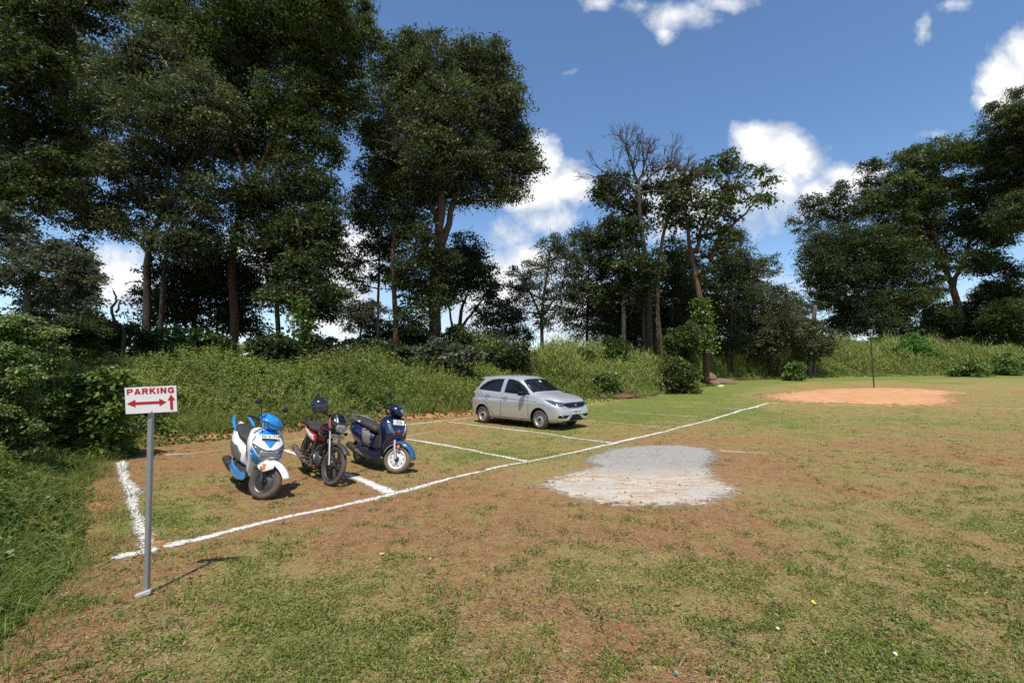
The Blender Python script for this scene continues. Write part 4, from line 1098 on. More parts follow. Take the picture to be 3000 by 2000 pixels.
for i, (x, y, w, lab) in enumerate([(2330, 1066, 20, 'spiky dark weed clump in the grass behind the sand edge'), (2840, 1060, 70, 'dark green mound of weeds near the right edge'), (2960, 1045, 60, 'leafy weed mound at the right picture edge'), (1770, 1100, 42, 'low leafy bush right of the silver car bonnet')]):
    shrub(lab, x, y + w * .1, w, w * .36, [34, 38, 40, 23.5][i], M_BROAD if i != 3 else L_VINE, [.2, .2, .2, .13][i], 150 + i, vmean=.6, n=6)
# ================================================================ vehicles
RUBBER = simple('dusty_tyre', (0.045, 0.040, 0.036), .85, dirt=.75, dirtcol=(0.17, 0.125, 0.085), scale=9, bump=.3)
BLACKP = simple('black_plastic', (0.022, 0.022, 0.023), .5, dirt=.35, dirtcol=(0.12, 0.085, 0.06), scale=14)
DARKM = simple('dark_metal', (0.055, 0.052, 0.05), .5, .6, dirt=.5, dirtcol=(0.14, 0.095, 0.06), scale=16)
STEEL = simple('steel', (0.42, 0.42, 0.42), .35, .9, dirt=.4, dirtcol=(0.22, 0.17, 0.12))
CHROME = simple('chrome', (0.75, 0.75, 0.76), .15, 1.0, var=.04, dirt=.15)
SILVERW = simple('silver_wheel_paint', (0.48, 0.47, 0.45), .4, .5, dirt=.45, dirtcol=(0.26, 0.20, 0.15))
WHITEW = simple('pale_wheel_paint', (0.72, 0.71, 0.69), .4, .15, dirt=.35, dirtcol=(0.36, 0.29, 0.22))
SEATM = simple('seat_vinyl', (0.030, 0.029, 0.028), .55, dirt=.35, dirtcol=(0.10, 0.08, 0.06), bump=.15)
PLATE = simple('number_plate', (0.82, 0.82, 0.80), .4, dirt=.12)
INK = simple('plate_ink', (0.035, 0.035, 0.04), .5)
ORANGE = simple('orange_reflector', (0.85, 0.20, 0.04), .25, coat=.6, var=.05)
REDL = simple('red_lens', (0.30, 0.012, 0.012), .15, coat=.8, var=.05)
GLASS = simple('dark_glass', (0.008, 0.010, 0.012), .05, var=.2, scale=3, spec=.45)
LAMP = simple('lamp_glass', (0.38, 0.40, 0.42), .10, .55, var=.35, scale=30, coat=1.0)
MUD = (0.26, 0.17, 0.10)

def wheel(parent, name, c, r, tw, rimr, rimmat, style, side=1, tyremat=None):
    """tyre, rim and hub; c = axle centre"""
    pr = []
    for k in range(17):
        a = -1.25 + 2.5 * k / 16
        pr.append((r - tw * .5 * (1 - math.cos(a)) * (1.35), tw * .5 * math.sin(a) / math.sin(1.25)))
    lip = rimr
    pr = [(lip, -tw * .36)] + pr + [(lip, tw * .36)]
    hub = build(name, *merge(revolve([(0.0, -tw * .62), (r * .13, -tw * .62), (r * .15, -tw * .2), (r * .15, tw * .2), (r * .13, tw * .62), (0.0, tw * .62)], c, 20)), DARKM, parent)
    build('tyre', *revolve(pr, c, 56), tyremat or RUBBER, hub)
    parts = [revolve([(lip + .004, -tw * .36), (lip - .006, -tw * .40), (lip - .018, -tw * .34), (lip - .03, -tw * .12), (lip - .03, tw * .12), (lip - .018, tw * .34), (lip - .006, tw * .40), (lip + .004, tw * .36)], c, 48)]
    if style == 'spokes':
        for k in range(6):
            a0 = 2 * math.pi * k / 6
            for s in (-.13, .13):
                a = a0 + s * .35; b = a0 + s
                p0 = (c[0] + math.cos(a) * r * .12, c[1], c[2] + math.sin(a) * r * .12); p1 = (c[0] + math.cos(b) * (lip - .012), c[1], c[2] + math.sin(b) * (lip - .012))
                parts.append(tubem([p0, p1], [.016, .011], 6))
    else:   # pressed disc with slots, dish towards the outside
        y0 = tw * .16 * side
        prof = [(lip - .026, y0 * .2), (lip * .82, y0), (lip * .60, y0 * 1.25), (lip * .48, y0 * 1.9), (lip * .30, y0 * 1.9), (lip * .24, y0 * 1.2), (0.0, y0 * 1.2)]
        parts.append(revolve(prof, c, 48))
        parts.append(revolve([(p, -q) for p, q in prof], c, 48))
    if style != 'spokes':
        n = 9 if style == 'scoot' else 8
        sl = []
        for k in range(n):
            a = 2 * math.pi * (k + .3) / n; rr = lip * (.70 if style == 'scoot' else .71)
            for sg in (1, -1):
                ring = []
                for q in range(10):
                    t = 2 * math.pi * q / 10
                    du = math.cos(t) * (lip * .12 if style == 'scoot' else lip * .085); dv = math.sin(t) * lip * .05
                    ring.append((c[0] + math.cos(a) * (rr + dv) - math.sin(a) * du, c[1] + sg * (tw * .16 * 1.18 + .003), c[2] + math.sin(a) * (rr + dv) + math.cos(a) * du))
                sl.append((ring, [tuple(range(10))]))
        nf = sum(len(p_[1]) for p_ in parts)
        rim = build('rim', *merge(*parts, *sl), rimmat, hub)
        rim.data.materials.append(BLACKP)
        for pl_ in rim.data.polygons:
            if len(pl_.vertices) == 10: pl_.material_index = 1
    else:
        rim = build('rim', *merge(*parts), rimmat, hub)
    return hub

def arch(c, r, a0, a1, w0, w1, drop=.03, n=22, m=9, wr=None, y=0):
    """mudguard: curved shell over a wheel from angle a0 to a1 (0 = forward, 90 = up)"""
    V = []; Fc = []
    for i in range(n):
        t = i / (n - 1); a = R(a0 + (a1 - a0) * t); w = (w0 + (w1 - w0) * t)
        rr = r if wr is None else wr(t)
        for j in range(m):
            s = -1 + 2 * j / (m - 1)
            q = rr - drop * (abs(s) ** 2.2)
            V.append((c[0] + math.cos(a) * q, c[1] + w * .5 * s + y, c[2] + math.sin(a) * q))
    for i in range(n - 1):
        for j in range(m - 1):
            Fc.append((i * m + j, i * m + j + 1, (i + 1) * m + j + 1, (i + 1) * m + j))
    return V, Fc

def steer(p0, p1, deg):
    ax = (Vector(p1) - Vector(p0)).normalized()
    return Matrix.Translation(p0) @ Matrix.Rotation(R(deg), 4, ax) @ Matrix.Translation(-Vector(p0))

def mirror_part(root, x, y, z, s, hy, hz_, hr, tilt=0):
    m = build('mirror', *merge(tubem([(x, y, z), (x - .01, y + s * .05, z + hz_ * .5), (x - .03, y + s * hy, z + hz_)], .006, 6)), BLACKP, root)
    V, Fc = loftx([(x - .055, z + hz_ + .02, z + hz_ + .022, .002), (x - .05, z + hz_ - hr * .6, z + hz_ + hr * .95, hr * 1.15, .8), (x - .03, z + hz_ - hr * .65, z + hz_ + hr, hr * 1.2, .8), (x - .012, z + hz_ - hr * .3, z + hz_ + hr * .6, hr * .6, .9), (x - .005, z + hz_, z + hz_ + .01, .01)], 20, 3)
    V = [(a, b + y + s * (hy + hr * .5), c) for a, b, c in V]
    build('mirror_head', V, Fc, BLACKP, m)
    return m

def scooter(root, kind):
    dio = kind == 'sport'
    if dio:
        BODY = simple('gloss_white_paint', (0.78, 0.78, 0.76), .22, coat=.7, var=.03, dirt=.25, dirtcol=MUD, zfade=.7)
        ACC = simple('gloss_sky_blue_paint', (0.02, 0.24, 0.62), .2, coat=.8, var=.06, dirt=.25, dirtcol=MUD, zfade=.6)
        LOW = simple('grey_side_plastic', (0.10, 0.105, 0.10), .45, dirt=.5, dirtcol=MUD, zfade=.7)
        rimm, rl, SEAT = simple('gunmetal_rim', (0.11, 0.11, 0.115), .35, .7, dirt=.25), 'scoot', SEATM
    else:
        BODY = simple('gloss_dark_blue_paint', (0.005, 0.010, 0.042), .16, coat=1.0, var=.1, dirt=.12, dirtcol=MUD, zfade=.6)
        ACC = simple('gloss_mid_blue_paint', (0.012, 0.085, 0.22), .16, coat=1.0, var=.1, dirt=.15, dirtcol=MUD, zfade=.6)
        LOW = simple('warm_grey_panel', (0.14, 0.14, 0.12), .5, dirt=.3, dirtcol=MUD, zfade=.8)
        rimm, rl, SEAT = WHITEW, 'scoot', SEATM
    TY = RUBBER if dio else simple('brown_dusty_tyre', (0.10, 0.075, 0.055), .9, dirt=.8, dirtcol=(0.24, 0.17, 0.115), scale=9)
    fa = (.63, 0, .235); ra = (-.62, 0, .225)
    ST = steer((.38, 0, .95), (.60, 0, .235), 34 if dio else 36)   # axis pointing down: negative turn = left
    ST = steer((.60, 0, .235), (.38, 0, .95), 38 if dio else 34)
    # rear wheel, engine, silencer
    wheel(root, 'rear_wheel', ra, .225, .095, .135, rimm, rl)
    build('engine', *merge(loftx([(-.68, .16, .30, .05), (-.60, .14, .34, .09), (-.3, .15, .36, .10), (-.12, .19, .33, .07)], 16, 3), boxm((-.28, -.09, .26), (.22, .10, .16)), boxm((-.45, .12, .26), (.42, .07, .15))), DARKM, root, bevel=.01)
    ex = build('silencer', *merge(tubem([(-.15, -.08, .2), (-.35, -.12, .17), (-.48, -.145, .21)], [.018, .02, .035], 8), tubem([(-.44, -.145, .215), (-.52, -.15, .25), (-.80, -.16, .33), (-.84, -.16, .34)], [.035, .056, .058, .03], 14)), DARKM, root)
    build('heat_shield', *merge(arch((-.68, 0, .295), .064, 40, 150, .26, .26, 0, 8, 3, y=-.0)), BLACKP, ex).matrix_local = Matrix.Translation((-.64, -.155, .287)) @ Matrix.Rotation(R(90), 4, 'Z') @ Matrix.Rotation(R(17), 4, 'X') @ Matrix.Translation((.68, 0, -.295))
    build('rear_mudguard', *arch(ra, .26, 60, 165, .13, .12, .03), BLACKP, root, solid=.005)
    build('shock_absorber', *merge(tubem([(-.66, .13, .26), (-.60, .13, .55)], .024, 10)), DARKM, root)
    build('side_stand', *merge(tubem([(-.05, .12, .24), (-.02, .22, .03)], .010, 6)), DARKM, root)
    build('centre_stand', *merge(tubem([(-.22, -.13, .2), (-.42, -.14, .10)], .012, 6), tubem([(-.22, .13, .2), (-.42, .14, .10)], .012, 6)), DARKM, root)
    # floor
    fl = build('floorboard', *merge(loftx([(-.26, .25, .33, .17, .35), (-.1, .24, .315, .19, .35), (.2, .24, .305, .20, .35), (.36, .25, .33, .17, .4)], 20, 3)), BLACKP if dio else BODY, root)
    build('floor_skirt', *merge(*[loftx([(-.36, .22, .36, .01), (-.2, .18, .32, .03), (.1, .17, .29, .035), (.34, .20, .30, .02), (.42, .24, .30, .005)], 12, 3)] and [( [(a, b + s * .19, c) for a, b, c in loftx([(-.36, .24, .40, .01), (-.2, .19, .33, .03), (.1, .18, .30, .035), (.34, .21, .31, .02), (.42, .25, .30, .005)], 12, 3)[0]], loftx([(-.36, .24, .40, .01), (-.2, .19, .33, .03), (.1, .18, .30, .035), (.34, .21, .31, .02), (.42, .25, .30, .005)], 12, 3)[1]) for s in (-1, 1)]), ACC if dio else BODY, root)
    # apron
    if dio:
        ap = build('apron', *loftz([(.27, .30, .40, .13, .8), (.36, .29, .44, .17, .8), (.46, .28, .53, .185, .8), (.56, .27, .635, .205, .85), (.66, .26, .645, .225, .85), (.74, .25, .60, .23, .85), (.83, .24, .535, .215, .85), (.90, .23, .47, .185, .85), (.935, .25, .40, .12, .85), (.94, .30, .34, .02, .85)]), BODY, root)
    else:
        ap = build('apron', *loftz([(.28, .30, .40, .13, .8), (.36, .29, .43, .17, .8), (.46, .28, .50, .20, .8), (.58, .27, .575, .225, .82), (.70, .26, .585, .235, .82), (.80, .25, .555, .23, .82), (.88, .24, .51, .20, .82), (.925, .25, .46, .15, .85), (.94, .28, .40, .05, .85), (.942, .32, .36, .01)]), BODY, root)
    FR = dict(O=(0, 0, 0), U=(0, 1, 0), Vv=(0, 0, 1))
    def front(name, pts, mat, off=.004, O=(0, 0, 0), U=(0, 1, 0), V_=(0, 0, 1), tgt=None, parent=None, thick=.008, step=.03):
        return decal(name, tgt or ap, pts, O, U, V_, mat, parent or root, off=off, thick=thick, step=step, far=1.2)
    sym = lambda h: [(-a, b) for a, b in h] + [(a, b) for a, b in h[::-1]]
    if dio:
        front('headlight', sym([(0, .655), (.04, .648), (.10, .665), (.125, .63), (.105, .555), (.07, .535), (0, .53)]), LAMP, .012)
        for s in (-1, 1):
            hl = [(s * a, b) for a, b in ((.112, .668), (.205, .735), (.20, .70), (.135, .60), (.132, .635))]
            front('position_lamp', hl[::-1] if s > 0 else hl, simple('smoked_lens', (0.14, 0.14, 0.16), .12, .3, coat=1), .010)
        front('headlight_brow', sym([(0, .672), (.03, .660), (.10, .684), (.205, .748), (.205, .738), (.10, .672), (.03, .648), (0, .655)]), BLACKP, .013)
        front('chin_panel', sym([(0, .518), (.075, .523), (.115, .548), (.175, .635), (.212, .70), (.215, .61), (.18, .51), (.12, .462), (0, .452)]), ACC, .009)
        front('nose_panel', sym([(0, .70), (.02, .715), (.075, .78), (.078, .79), (0, .795)]), ACC, .009)
        front('plate_recess', sym([(0, .812), (.095, .812), (.10, .79), (.06, .785), (0, .785)]), BLACKP, .012)
        front('apron_cap', sym([(0, .925), (.08, .915), (.145, .885), (.11, .868), (0, .868)]), ACC, .007)
        for s in (-1, 1):
            hl = [(s * a, b) for a, b in ((.150, .865), (.165, .82), (.205, .755), (.200, .775), (.165, .845))]
            front('indicator_lens', hl if s > 0 else hl[::-1], BLACKP, .008)
        pl = build('number_plate', *boxm((.555, 0, .838), (.008, .215, .055), Matrix.Rotation(R(-28), 3, 'Y')), PLATE, root, smooth_=False)
        pm = Matrix.Translation((.5605, 0, .8405)) @ Matrix.Rotation(R(-28), 4, 'Y') @ frameM((0, 0, 0), (0, 1, 0), (0, 0, 1))
        text_mesh('plate_text', 'K21 N 1714', .044, INK, pl, pm, .0008, .0008)
    else:
        for s in (-1, 1):
            st = [(s * a, b) for a, b in ((.155, .865), (.172, .865), (.150, .76), (.085, .62), (.078, .63), (.135, .76))]
            front('chrome_strip', st if s < 0 else st[::-1], CHROME, .009)
            st = [(s * a, b) for a, b in ((.165, .80), (.19, .82), (.175, .73), (.12, .65), (.15, .74))]
            front('indicator_lens', st if s < 0 else st[::-1], LAMP, .008)
        em = front('emblem', [(0, .735), (-.012, .715), (-.025, .70), (-.02, .675), (0, .665), (.02, .675), (.025, .70), (.012, .715)], simple('red_ribbon', (0.55, 0.05, 0.04), .5), .010)
        pl = build('number_plate', *boxm((.545, 0, .845), (.008, .215, .085), Matrix.Rotation(R(-14), 3, 'Y')), PLATE, root, smooth_=False)
        pm = Matrix.Translation((.5505, 0, .8465)) @ Matrix.Rotation(R(-14), 4, 'Y') @ frameM((0, 0, 0), (0, 1, 0), (0, 0, 1))
        text_mesh('plate_text', 'KA 12\nN 1177', .034, INK, pl, pm, .0006, .0008)
    build('inner_leg_panel', *loftz([(.30, .27, .31, .12, .5), (.5, .255, .30, .17, .5), (.7, .225, .28, .20, .5), (.88, .215, .26, .17, .5)], 16, 3), BLACKP, root)
    # rear body and seat
    if dio:
        rb = build('rear_body', *loftx([(-.10, .33, .60, .10, .7), (-.20, .33, .66, .155, .75), (-.40, .36, .72, .195, .8), (-.60, .45, .78, .185, .8), (-.78, .56, .84, .14, .8), (-.92, .68, .88, .09, .8), (-.99, .78, .90, .04, .8)]), BODY, root)
        for s in (-1, 1):
            q = [(-.16, .34), (-.15, .50), (-.28, .60), (-.42, .62), (-.60, .66), (-.66, .56), (-.50, .42), (-.36, .36)]
            q = q if s < 0 else [(-a, b) for a, b in q]
            decal('side_panel', rb, q, (0, 0, 0), (-s * 1.0, 0, 0), (0, 0, 1), LOW, root, off=.007, thick=.008)
            q = [(-.74, .80), (-.80, .70), (-.93, .80), (-1.0, .91), (-.9, .87)]
            q = q if s < 0 else [(-a, b) for a, b in q]
            decal('tail_panel', rb, q, (0, 0, 0), (-s * 1.0, 0, 0), (0, 0, 1), ACC, root, off=.007, thick=.008)
            # rising blue grab handle
            gr_ = build('grab_rail', *merge(tubem([(-.66, s * .13, .80), (-.80, s * .14, .87), (-.95, s * .12, .95), (-1.02, s * .09, .99)], [.018, .024, .022, .010], 10)), ACC, root)
        build('seat', *loftx([(-.02, .66, .70, .06, .7), (-.08, .63, .735, .11, .7), (-.25, .66, .775, .135, .7), (-.42, .71, .80, .15, .7), (-.52, .75, .845, .145, .7), (-.72, .79, .885, .125, .7), (-.82, .83, .885, .07, .7)]), SEAT, root)
        build('tail_light', *loftx([(-1.03, .80, .84, .02), (-1.0, .76, .86, .05), (-.95, .74, .87, .06)], 12, 3), REDL, root)
    else:
        rb = build('rear_body', *loftx([(-.08, .34, .58, .09, .7), (-.18, .33, .64, .15, .78), (-.36, .34, .70, .205, .85), (-.56, .39, .75, .225, .85), (-.74, .47, .775, .20, .85), (-.88, .56, .78, .14, .85), (-.96, .64, .77, .07, .85), (-.98, .68, .74, .02)]), BODY, root)
        for s in (-1, 1):
            q = [(-.12, .33), (-.13, .58), (-.26, .66), (-.40, .70), (-.30, .56), (-.26, .42), (-.25, .35)]
            q = q if s < 0 else [(-a, b) for a, b in q]
            decal('side_panel', rb, q, (0, 0, 0), (-s * 1.0, 0, 0), (0, 0, 1), LOW, root, off=.006, thick=.008)
            q = [(-.86, .62), (-.70, .47), (-.50, .40), (-.14, .345), (-.10, .46), (-.115, .46), (-.155, .362), (-.50, .418), (-.69, .487), (-.85, .64)]
            q = q if s < 0 else [(-a, b) for a, b in q]
            decal('chrome_strip', rb, q, (0, 0, 0), (-s * 1.0, 0, 0), (0, 0, 1), CHROME, root, off=.010, thick=.008, step=.05)
        se = build('seat', *loftx([(-.03, .64, .69, .05, .7), (-.08, .62, .74, .11, .7), (-.28, .66, .785, .14, .7), (-.48, .70, .815, .155, .7), (-.66, .74, .845, .15, .7), (-.80, .76, .84, .11, .7), (-.86, .78, .82, .04, .7)]), SEAT, root)
        decal('seat_badge', se, [(-.60, .765), (-.50, .765), (-.50, .79), (-.60, .79)], (0, 0, 0), (1, 0, 0), (0, 0, 1), PLATE, root, off=.004, thick=.004)
        build('grab_rail', *merge(tubem([(-.60, -.175, .80), (-.78, -.165, .845), (-.92, -.10, .87), (-.95, 0, .875), (-.92, .10, .87), (-.78, .165, .845), (-.60, .175, .80)], [.014, .02, .022, .022, .022, .02, .014], 10), tubem([(-.70, -.16, .82), (-.72, -.15, .74)], .012, 6), tubem([(-.70, .16, .82), (-.72, .15, .74)], .012, 6)), STEEL, root)
        build('tail_light', *loftx([(-1.01, .66, .72, .03), (-.99, .62, .75, .07), (-.93, .60, .76, .09)], 12, 3), REDL, root)
    # ------- steered parts
    XF[0] = ST
    wheel(root, 'front_wheel', fa, .235, .095, .150 if dio else .157, rimm, rl, tyremat=TY)
    for s in (-1, 1):
        build('fork', *merge(tubem([(fa[0], s * .085, fa[2]), (.565, s * .085, .42), (.53, s * .07, .54)], [.022, .022, .018], 10)), DARKM if dio else SILVERW, root)
    if dio:
        V, Fc = arch(fa, .285, 18, 100, .13, .17, .055, 18, 11, wr=lambda t: .285 + .06 * (1 - t) ** 2 + .02 * t)
        mg = build('front_mudguard', V, Fc, BODY, root, solid=.006)
        build('mudguard_flap', *merge(arch(fa, .27, 100, 150, .16, .12, .03, 10, 9)), LOW, mg, solid=.005)
        build('mudguard_cheeks', *merge(*[loftx([(.50, .40, .52, .006), (.58, .375, .53, .014), (.66, .385, .52, .012), (.72, .43, .50, .004)], 12, 3)] and [([(a, b + s * .092, c) for a, b, c in loftx([(.50, .41, .53, .006), (.58, .36, .53, .014), (.66, .385, .52, .012), (.74, .43, .50, .004)], 12, 3)[0]], loftx([(.50, .41, .53, .006), (.58, .36, .53, .014), (.66, .385, .52, .012), (.74, .43, .50, .004)], 12, 3)[1]) for s in (-1, 1)]), BODY, mg)
        for s in (-1, 1): build('reflector', *boxm((.605, s * .111, .435), (.045, .008, .075)), ORANGE, mg, bevel=.003)
        cw = build('handlebar_cowl', *loftz([(.915, .36, .46, .05, .8), (.94, .33, .53, .09, .85), (.985, .30, .565, .14, .9), (1.03, .27, .545, .175, .9), (1.08, .26, .50, .13, .85), (1.12, .27, .44, .09, .8), (1.14, .30, .38, .04, .8)]), ACC, root)
        build('brake_disc', *revolve([(.03, .060), (.085, .060), (.085, .066), (.03, .066)], fa, 28), STEEL, root)
    else:
        V, Fc = arch(fa, .29, 12, 105, .15, .19, .06, 18, 11, wr=lambda t: .285 + .03 * (1 - t) + .03 * t)
        mg = build('front_mudguard', V, Fc, ACC, root, solid=.006)
        build('mudguard_flap', *merge(arch(fa, .275, 105, 165, .17, .14, .03, 10, 9)), SILVERW, mg, solid=.005)
        for s in (-1, 1): build('reflector', *revolve([(0, s * .104), (.024, s * .104), (.026, s * .094), (0, s * .094)], (.63, 0, .445), 16), ORANGE, mg)
        cw = build('handlebar_cowl', *loftz([(.935, .35, .43, .06, .8), (.96, .31, .51, .12, .8), (1.01, .29, .55, .165, .82), (1.07, .27, .53, .16, .82), (1.12, .27, .47, .115, .82), (1.14, .30, .41, .05, .8)]), BODY, root)
        decal('headlight', cw, [(-.12, 1.03), (-.07, .99), (0, .978), (.07, .99), (.12, 1.03), (.10, 1.07), (0, 1.085), (-.10, 1.07)], (0, 0, 0), (0, 1, 0), (0, 0, 1), LAMP, root, off=.008, thick=.01)
    build('instrument_panel', *loftz([(1.03, .26, .34, .11, .7), (1.085, .255, .33, .10, .7)], 16, 3), BLACKP, root)
    for s in (-1, 1):
        g = build('handlebar_grip', *merge(tubem([(.36, s * .12, 1.02), (.33, s * .20, 1.03)], .014, 8), tubem([(.33, s * .21, 1.03), (.30, s * .34, 1.035)], [.019, .019], 10)), BLACKP, root)
        build('brake_lever', *merge(tubem([(.37, s * .19, 1.02), (.385, s * .26, 1.01), (.37, s * .34, 1.0)], [.008, .007, .006], 6)), DARKM, g)
        mirror_part(root, .37, s * .17, 1.05, s, .10, .20 if dio else .215, .05)
        build('cable', *merge(tubem([(.36, s * .20, 1.02), (.40, s * .22, .99), (.38, s * .15, .95), (.34, s * .08, .92)], .005, 5)), BLACKP, root)
    XF[0] = None

def motorcycle(root):
    RED = simple('gloss_red_paint', (0.48, 0.018, 0.020), .2, coat=.9, var=.08, dirt=.15, dirtcol=MUD)
    BLK = simple('gloss_black_paint', (0.012, 0.012, 0.013), .18, coat=.8, dirt=.15, dirtcol=MUD)
    WHT = simple('silver_white_sticker', (0.62, 0.58, 0.56), .35, dirt=.1)
    PINK = simple('faded_red_sticker', (0.50, 0.13, 0.13), .4, dirt=.1)
    RUST = simple('rusty_silencer', (0.17, 0.10, 0.08), .6, .5, dirt=.4)
    ENG = simple('engine_alloy', (0.10, 0.10, 0.10), .5, .6, dirt=.5, dirtcol=(0.13, 0.09, 0.06))
    fa = (.64, 0, .30); ra = (-.60, 0, .30)
    ST = steer(fa, (.34, 0, .98), 12)
    wheel(root, 'rear_wheel', ra, .30, .085, .235, DARKM, 'spokes')
    build('rear_mudguard', *arch(ra, .345, 70, 175, .13, .12, .03), BLACKP, root, solid=.005)
    build('swingarm', *merge(tubem([(-.05, .09, .34), (ra[0], .09, .30)], .02, 8), tubem([(-.05, -.09, .34), (ra[0], -.09, .30)], .02, 8)), DARKM, root)
    build('chain_case', *loftx([(-.70, .27, .33, .015), (-.6, .22, .38, .02), (-.15, .24, .36, .02), (-.05, .28, .33, .015)], 12, 3), BLACKP, root).location = (0, .12, 0)
    for s in (-1, 1):
        build('shock_absorber', *merge(tubem([(-.56, s * .13, .34), (-.46, s * .13, .66)], .022, 10)), STEEL, root)
        build('footrest', *merge(tubem([(-.06, s * .08, .30), (-.06, s * .27, .30)], .016, 8)), BLACKP, root)
        build('rear_footrest', *merge(tubem([(-.36, s * .10, .36), (-.38, s * .24, .38)], .013, 8)), BLACKP, root)
    # engine with fins
    fins = [boxm((.17 + .012 * k, 0, .40 + .022 * k), (.15, .19, .007), Matrix.Rotation(R(-18), 3, 'Y')) for k in range(7)]
    build('engine', *merge(loftx([(-.16, .22, .38, .09, .6), (-.05, .18, .42, .125, .6), (.12, .18, .42, .125, .6), (.24, .22, .36, .08, .6)], 20, 3), boxm((.20, 0, .46), (.11, .13, .18), Matrix.Rotation(R(-18), 3, 'Y')), boxm((.25, 0, .56), (.13, .17, .05), Matrix.Rotation(R(-18), 3, 'Y')), *fins), ENG, root, bevel=.006)
    build('clutch_cover', *revolve([(0, -.150), (.07, -.150), (.095, -.140), (.10, -.12)], (.0, 0, .30), 24), STEEL, root)
    build('frame', *merge(tubem([(.33, 0, .82), (.36, 0, .62), (.28, 0, .30), (.18, 0, .17)], .020, 8), tubem([(.33, 0, .80), (.0, 0, .70), (-.30, 0, .62)], .022, 8),
                          *[tubem([(-.10, s * .08, .66), (-.14, s * .09, .40), (-.06, s * .09, .20), (.18, s * .05, .17)], .015, 8) for s in (-1, 1)], *[tubem([(-.10, s * .08, .64), (-.45, s * .12, .67), (-.78, s * .11, .74)], .014, 8) for s in (-1, 1)]), BLACKP, root)
    for s in (-1, 1):
        build('crash_bar', *merge(tubem([(.33, s * .03, .60), (.35, s * .20, .52), (.33, s * .25, .38), (.27, s * .18, .26), (.22, s * .04, .22)], .012, 8)), DARKM, root)
    build('silencer', *merge(tubem([(.28, -.05, .52), (.36, -.08, .42), (.30, -.11, .24), (.05, -.14, .19), (-.20, -.16, .21)], .018, 8), tubem([(-.18, -.165, .21), (-.28, -.17, .235), (-.80, -.20, .38), (-.86, -.20, .395)], [.022, .045, .050, .032], 14)), RUST, root)
    build('silencer_guard', *merge(tubem([(-.30, -.215, .26), (-.62, -.235, .345)], [.022, .022], 8)), STEEL, root)
    build('gear_cover', *merge(boxm((-.02, .13, .31), (.20, .04, .14))), ENG, root, bevel=.01)
    build('battery_box', *merge(boxm((-.22, 0, .50), (.20, .17, .20))), BLACKP, root, bevel=.02)
    # tank, seat, panels
    tk = build('fuel_tank', *loftx([(-.05, .68, .76, .07, .75), (.02, .66, .83, .115, .75), (.14, .65, .89, .145, .75), (.26, .66, .90, .145, .75), (.36, .70, .87, .11, .75), (.41, .75, .82, .05, .75)]), BLK, root)
    for s in (-1, 1):
        q = [(.02, .70), (.06, .82), (.24, .87), (.34, .80), (.20, .76)]; q = q if s < 0 else [(-a, b) for a, b in q]
        decal('tank_sticker', tk, q, (0, 0, 0), (-s, 0, 0), (0, 0, 1), RED, root, off=.004, thick=.005)
    build('tank_cap', *loftz([(.885, .17, .23, .03), (.905, .17, .23, .03), (.912, .18, .22, .02)], 16, 2), STEEL, root)
    build('seat', *loftx([(.02, .74, .79, .08, .7), (-.05, .72, .80, .12, .7), (-.22, .71, .79, .135, .7), (-.40, .73, .815, .14, .7), (-.60, .76, .85, .13, .7), (-.74, .79, .86, .10, .7), (-.79, .81, .84, .05, .7)]), SEATM, root)
    tp_ = build('tail_body', *loftx([(-.12, .54, .66, .08, .8), (-.20, .52, .72, .12, .85), (-.38, .57, .74, .14, .85), (-.60, .66, .78, .13, .85), (-.80, .73, .81, .09, .85), (-.90, .77, .82, .05, .85)]), RED, root)
    for s in (-1, 1):
        q = [(-.15, .57), (-.20, .66), (-.32, .68), (-.62, .75), (-.80, .79), (-.62, .71), (-.38, .62), (-.28, .56)]; q = q if s < 0 else [(-a, b) for a, b in q]
        decal('white_stripe', tp_, q, (0, 0, 0), (-s, 0, 0), (0, 0, 1), WHT, root, off=.005, thick=.005)
        for x_ in (-.78, .40):
            build('indicator', *merge(tubem([(x_, s * .06, .76), (x_, s * .17, .76)], .008, 6), loftx([(x_ - .04, .74, .78, .02), (x_, .73, .79, .03), (x_ + .04, .74, .78, .02)], 12, 2) and ([(a, b + s * .19, c) for a, b, c in loftx([(x_ - .04, .745, .775, .015), (x_, .735, .79, .025), (x_ + .04, .745, .78, .015)], 12, 2)[0]], loftx([(x_ - .04, .745, .775, .015), (x_, .735, .79, .025), (x_ + .04, .745, .78, .015)], 12, 2)[1])), ORANGE if x_ < 0 else BLACKP, root)
    build('grab_rail', *merge(tubem([(-.50, -.16, .80), (-.76, -.15, .87), (-.90, -.08, .91), (-.92, 0, .915), (-.90, .08, .91), (-.76, .15, .87), (-.50, .16, .80)], .012, 8)), DARKM, root)
    build('tail_light', *loftx([(-.97, .75, .79, .03), (-.95, .73, .81, .05), (-.88, .72, .82, .06)], 12, 3), REDL, root)
    build('saree_guard', *merge(tubem([(-.30, .20, .62), (-.75, .20, .66), (-.80, .20, .40), (-.35, .20, .34), (-.30, .20, .62)], .006, 6)), STEEL, root)
    build('side_stand', *merge(tubem([(-.02, .10, .24), (.02, .24, .04)], .010, 6)), DARKM, root)
    # steered
    XF[0] = ST
    wheel(root, 'front_wheel', fa, .30, .075, .238, DARKM, 'spokes')
    for s in (-1, 1):
        build('fork', *merge(tubem([(fa[0], s * .08, fa[2]), (.50, s * .08, .62)], [.022, .022], 10), tubem([(.50, s * .08, .62), (.36, s * .08, .94)], [.016, .016], 10), tubem([(.505, s * .08, .60), (.49, s * .08, .635)], [.024, .024], 10)), STEEL, root)
    build('brake_disc', *revolve([(.05, .048), (.115, .048), (.115, .053), (.05, .053)], fa, 28), STEEL, root)
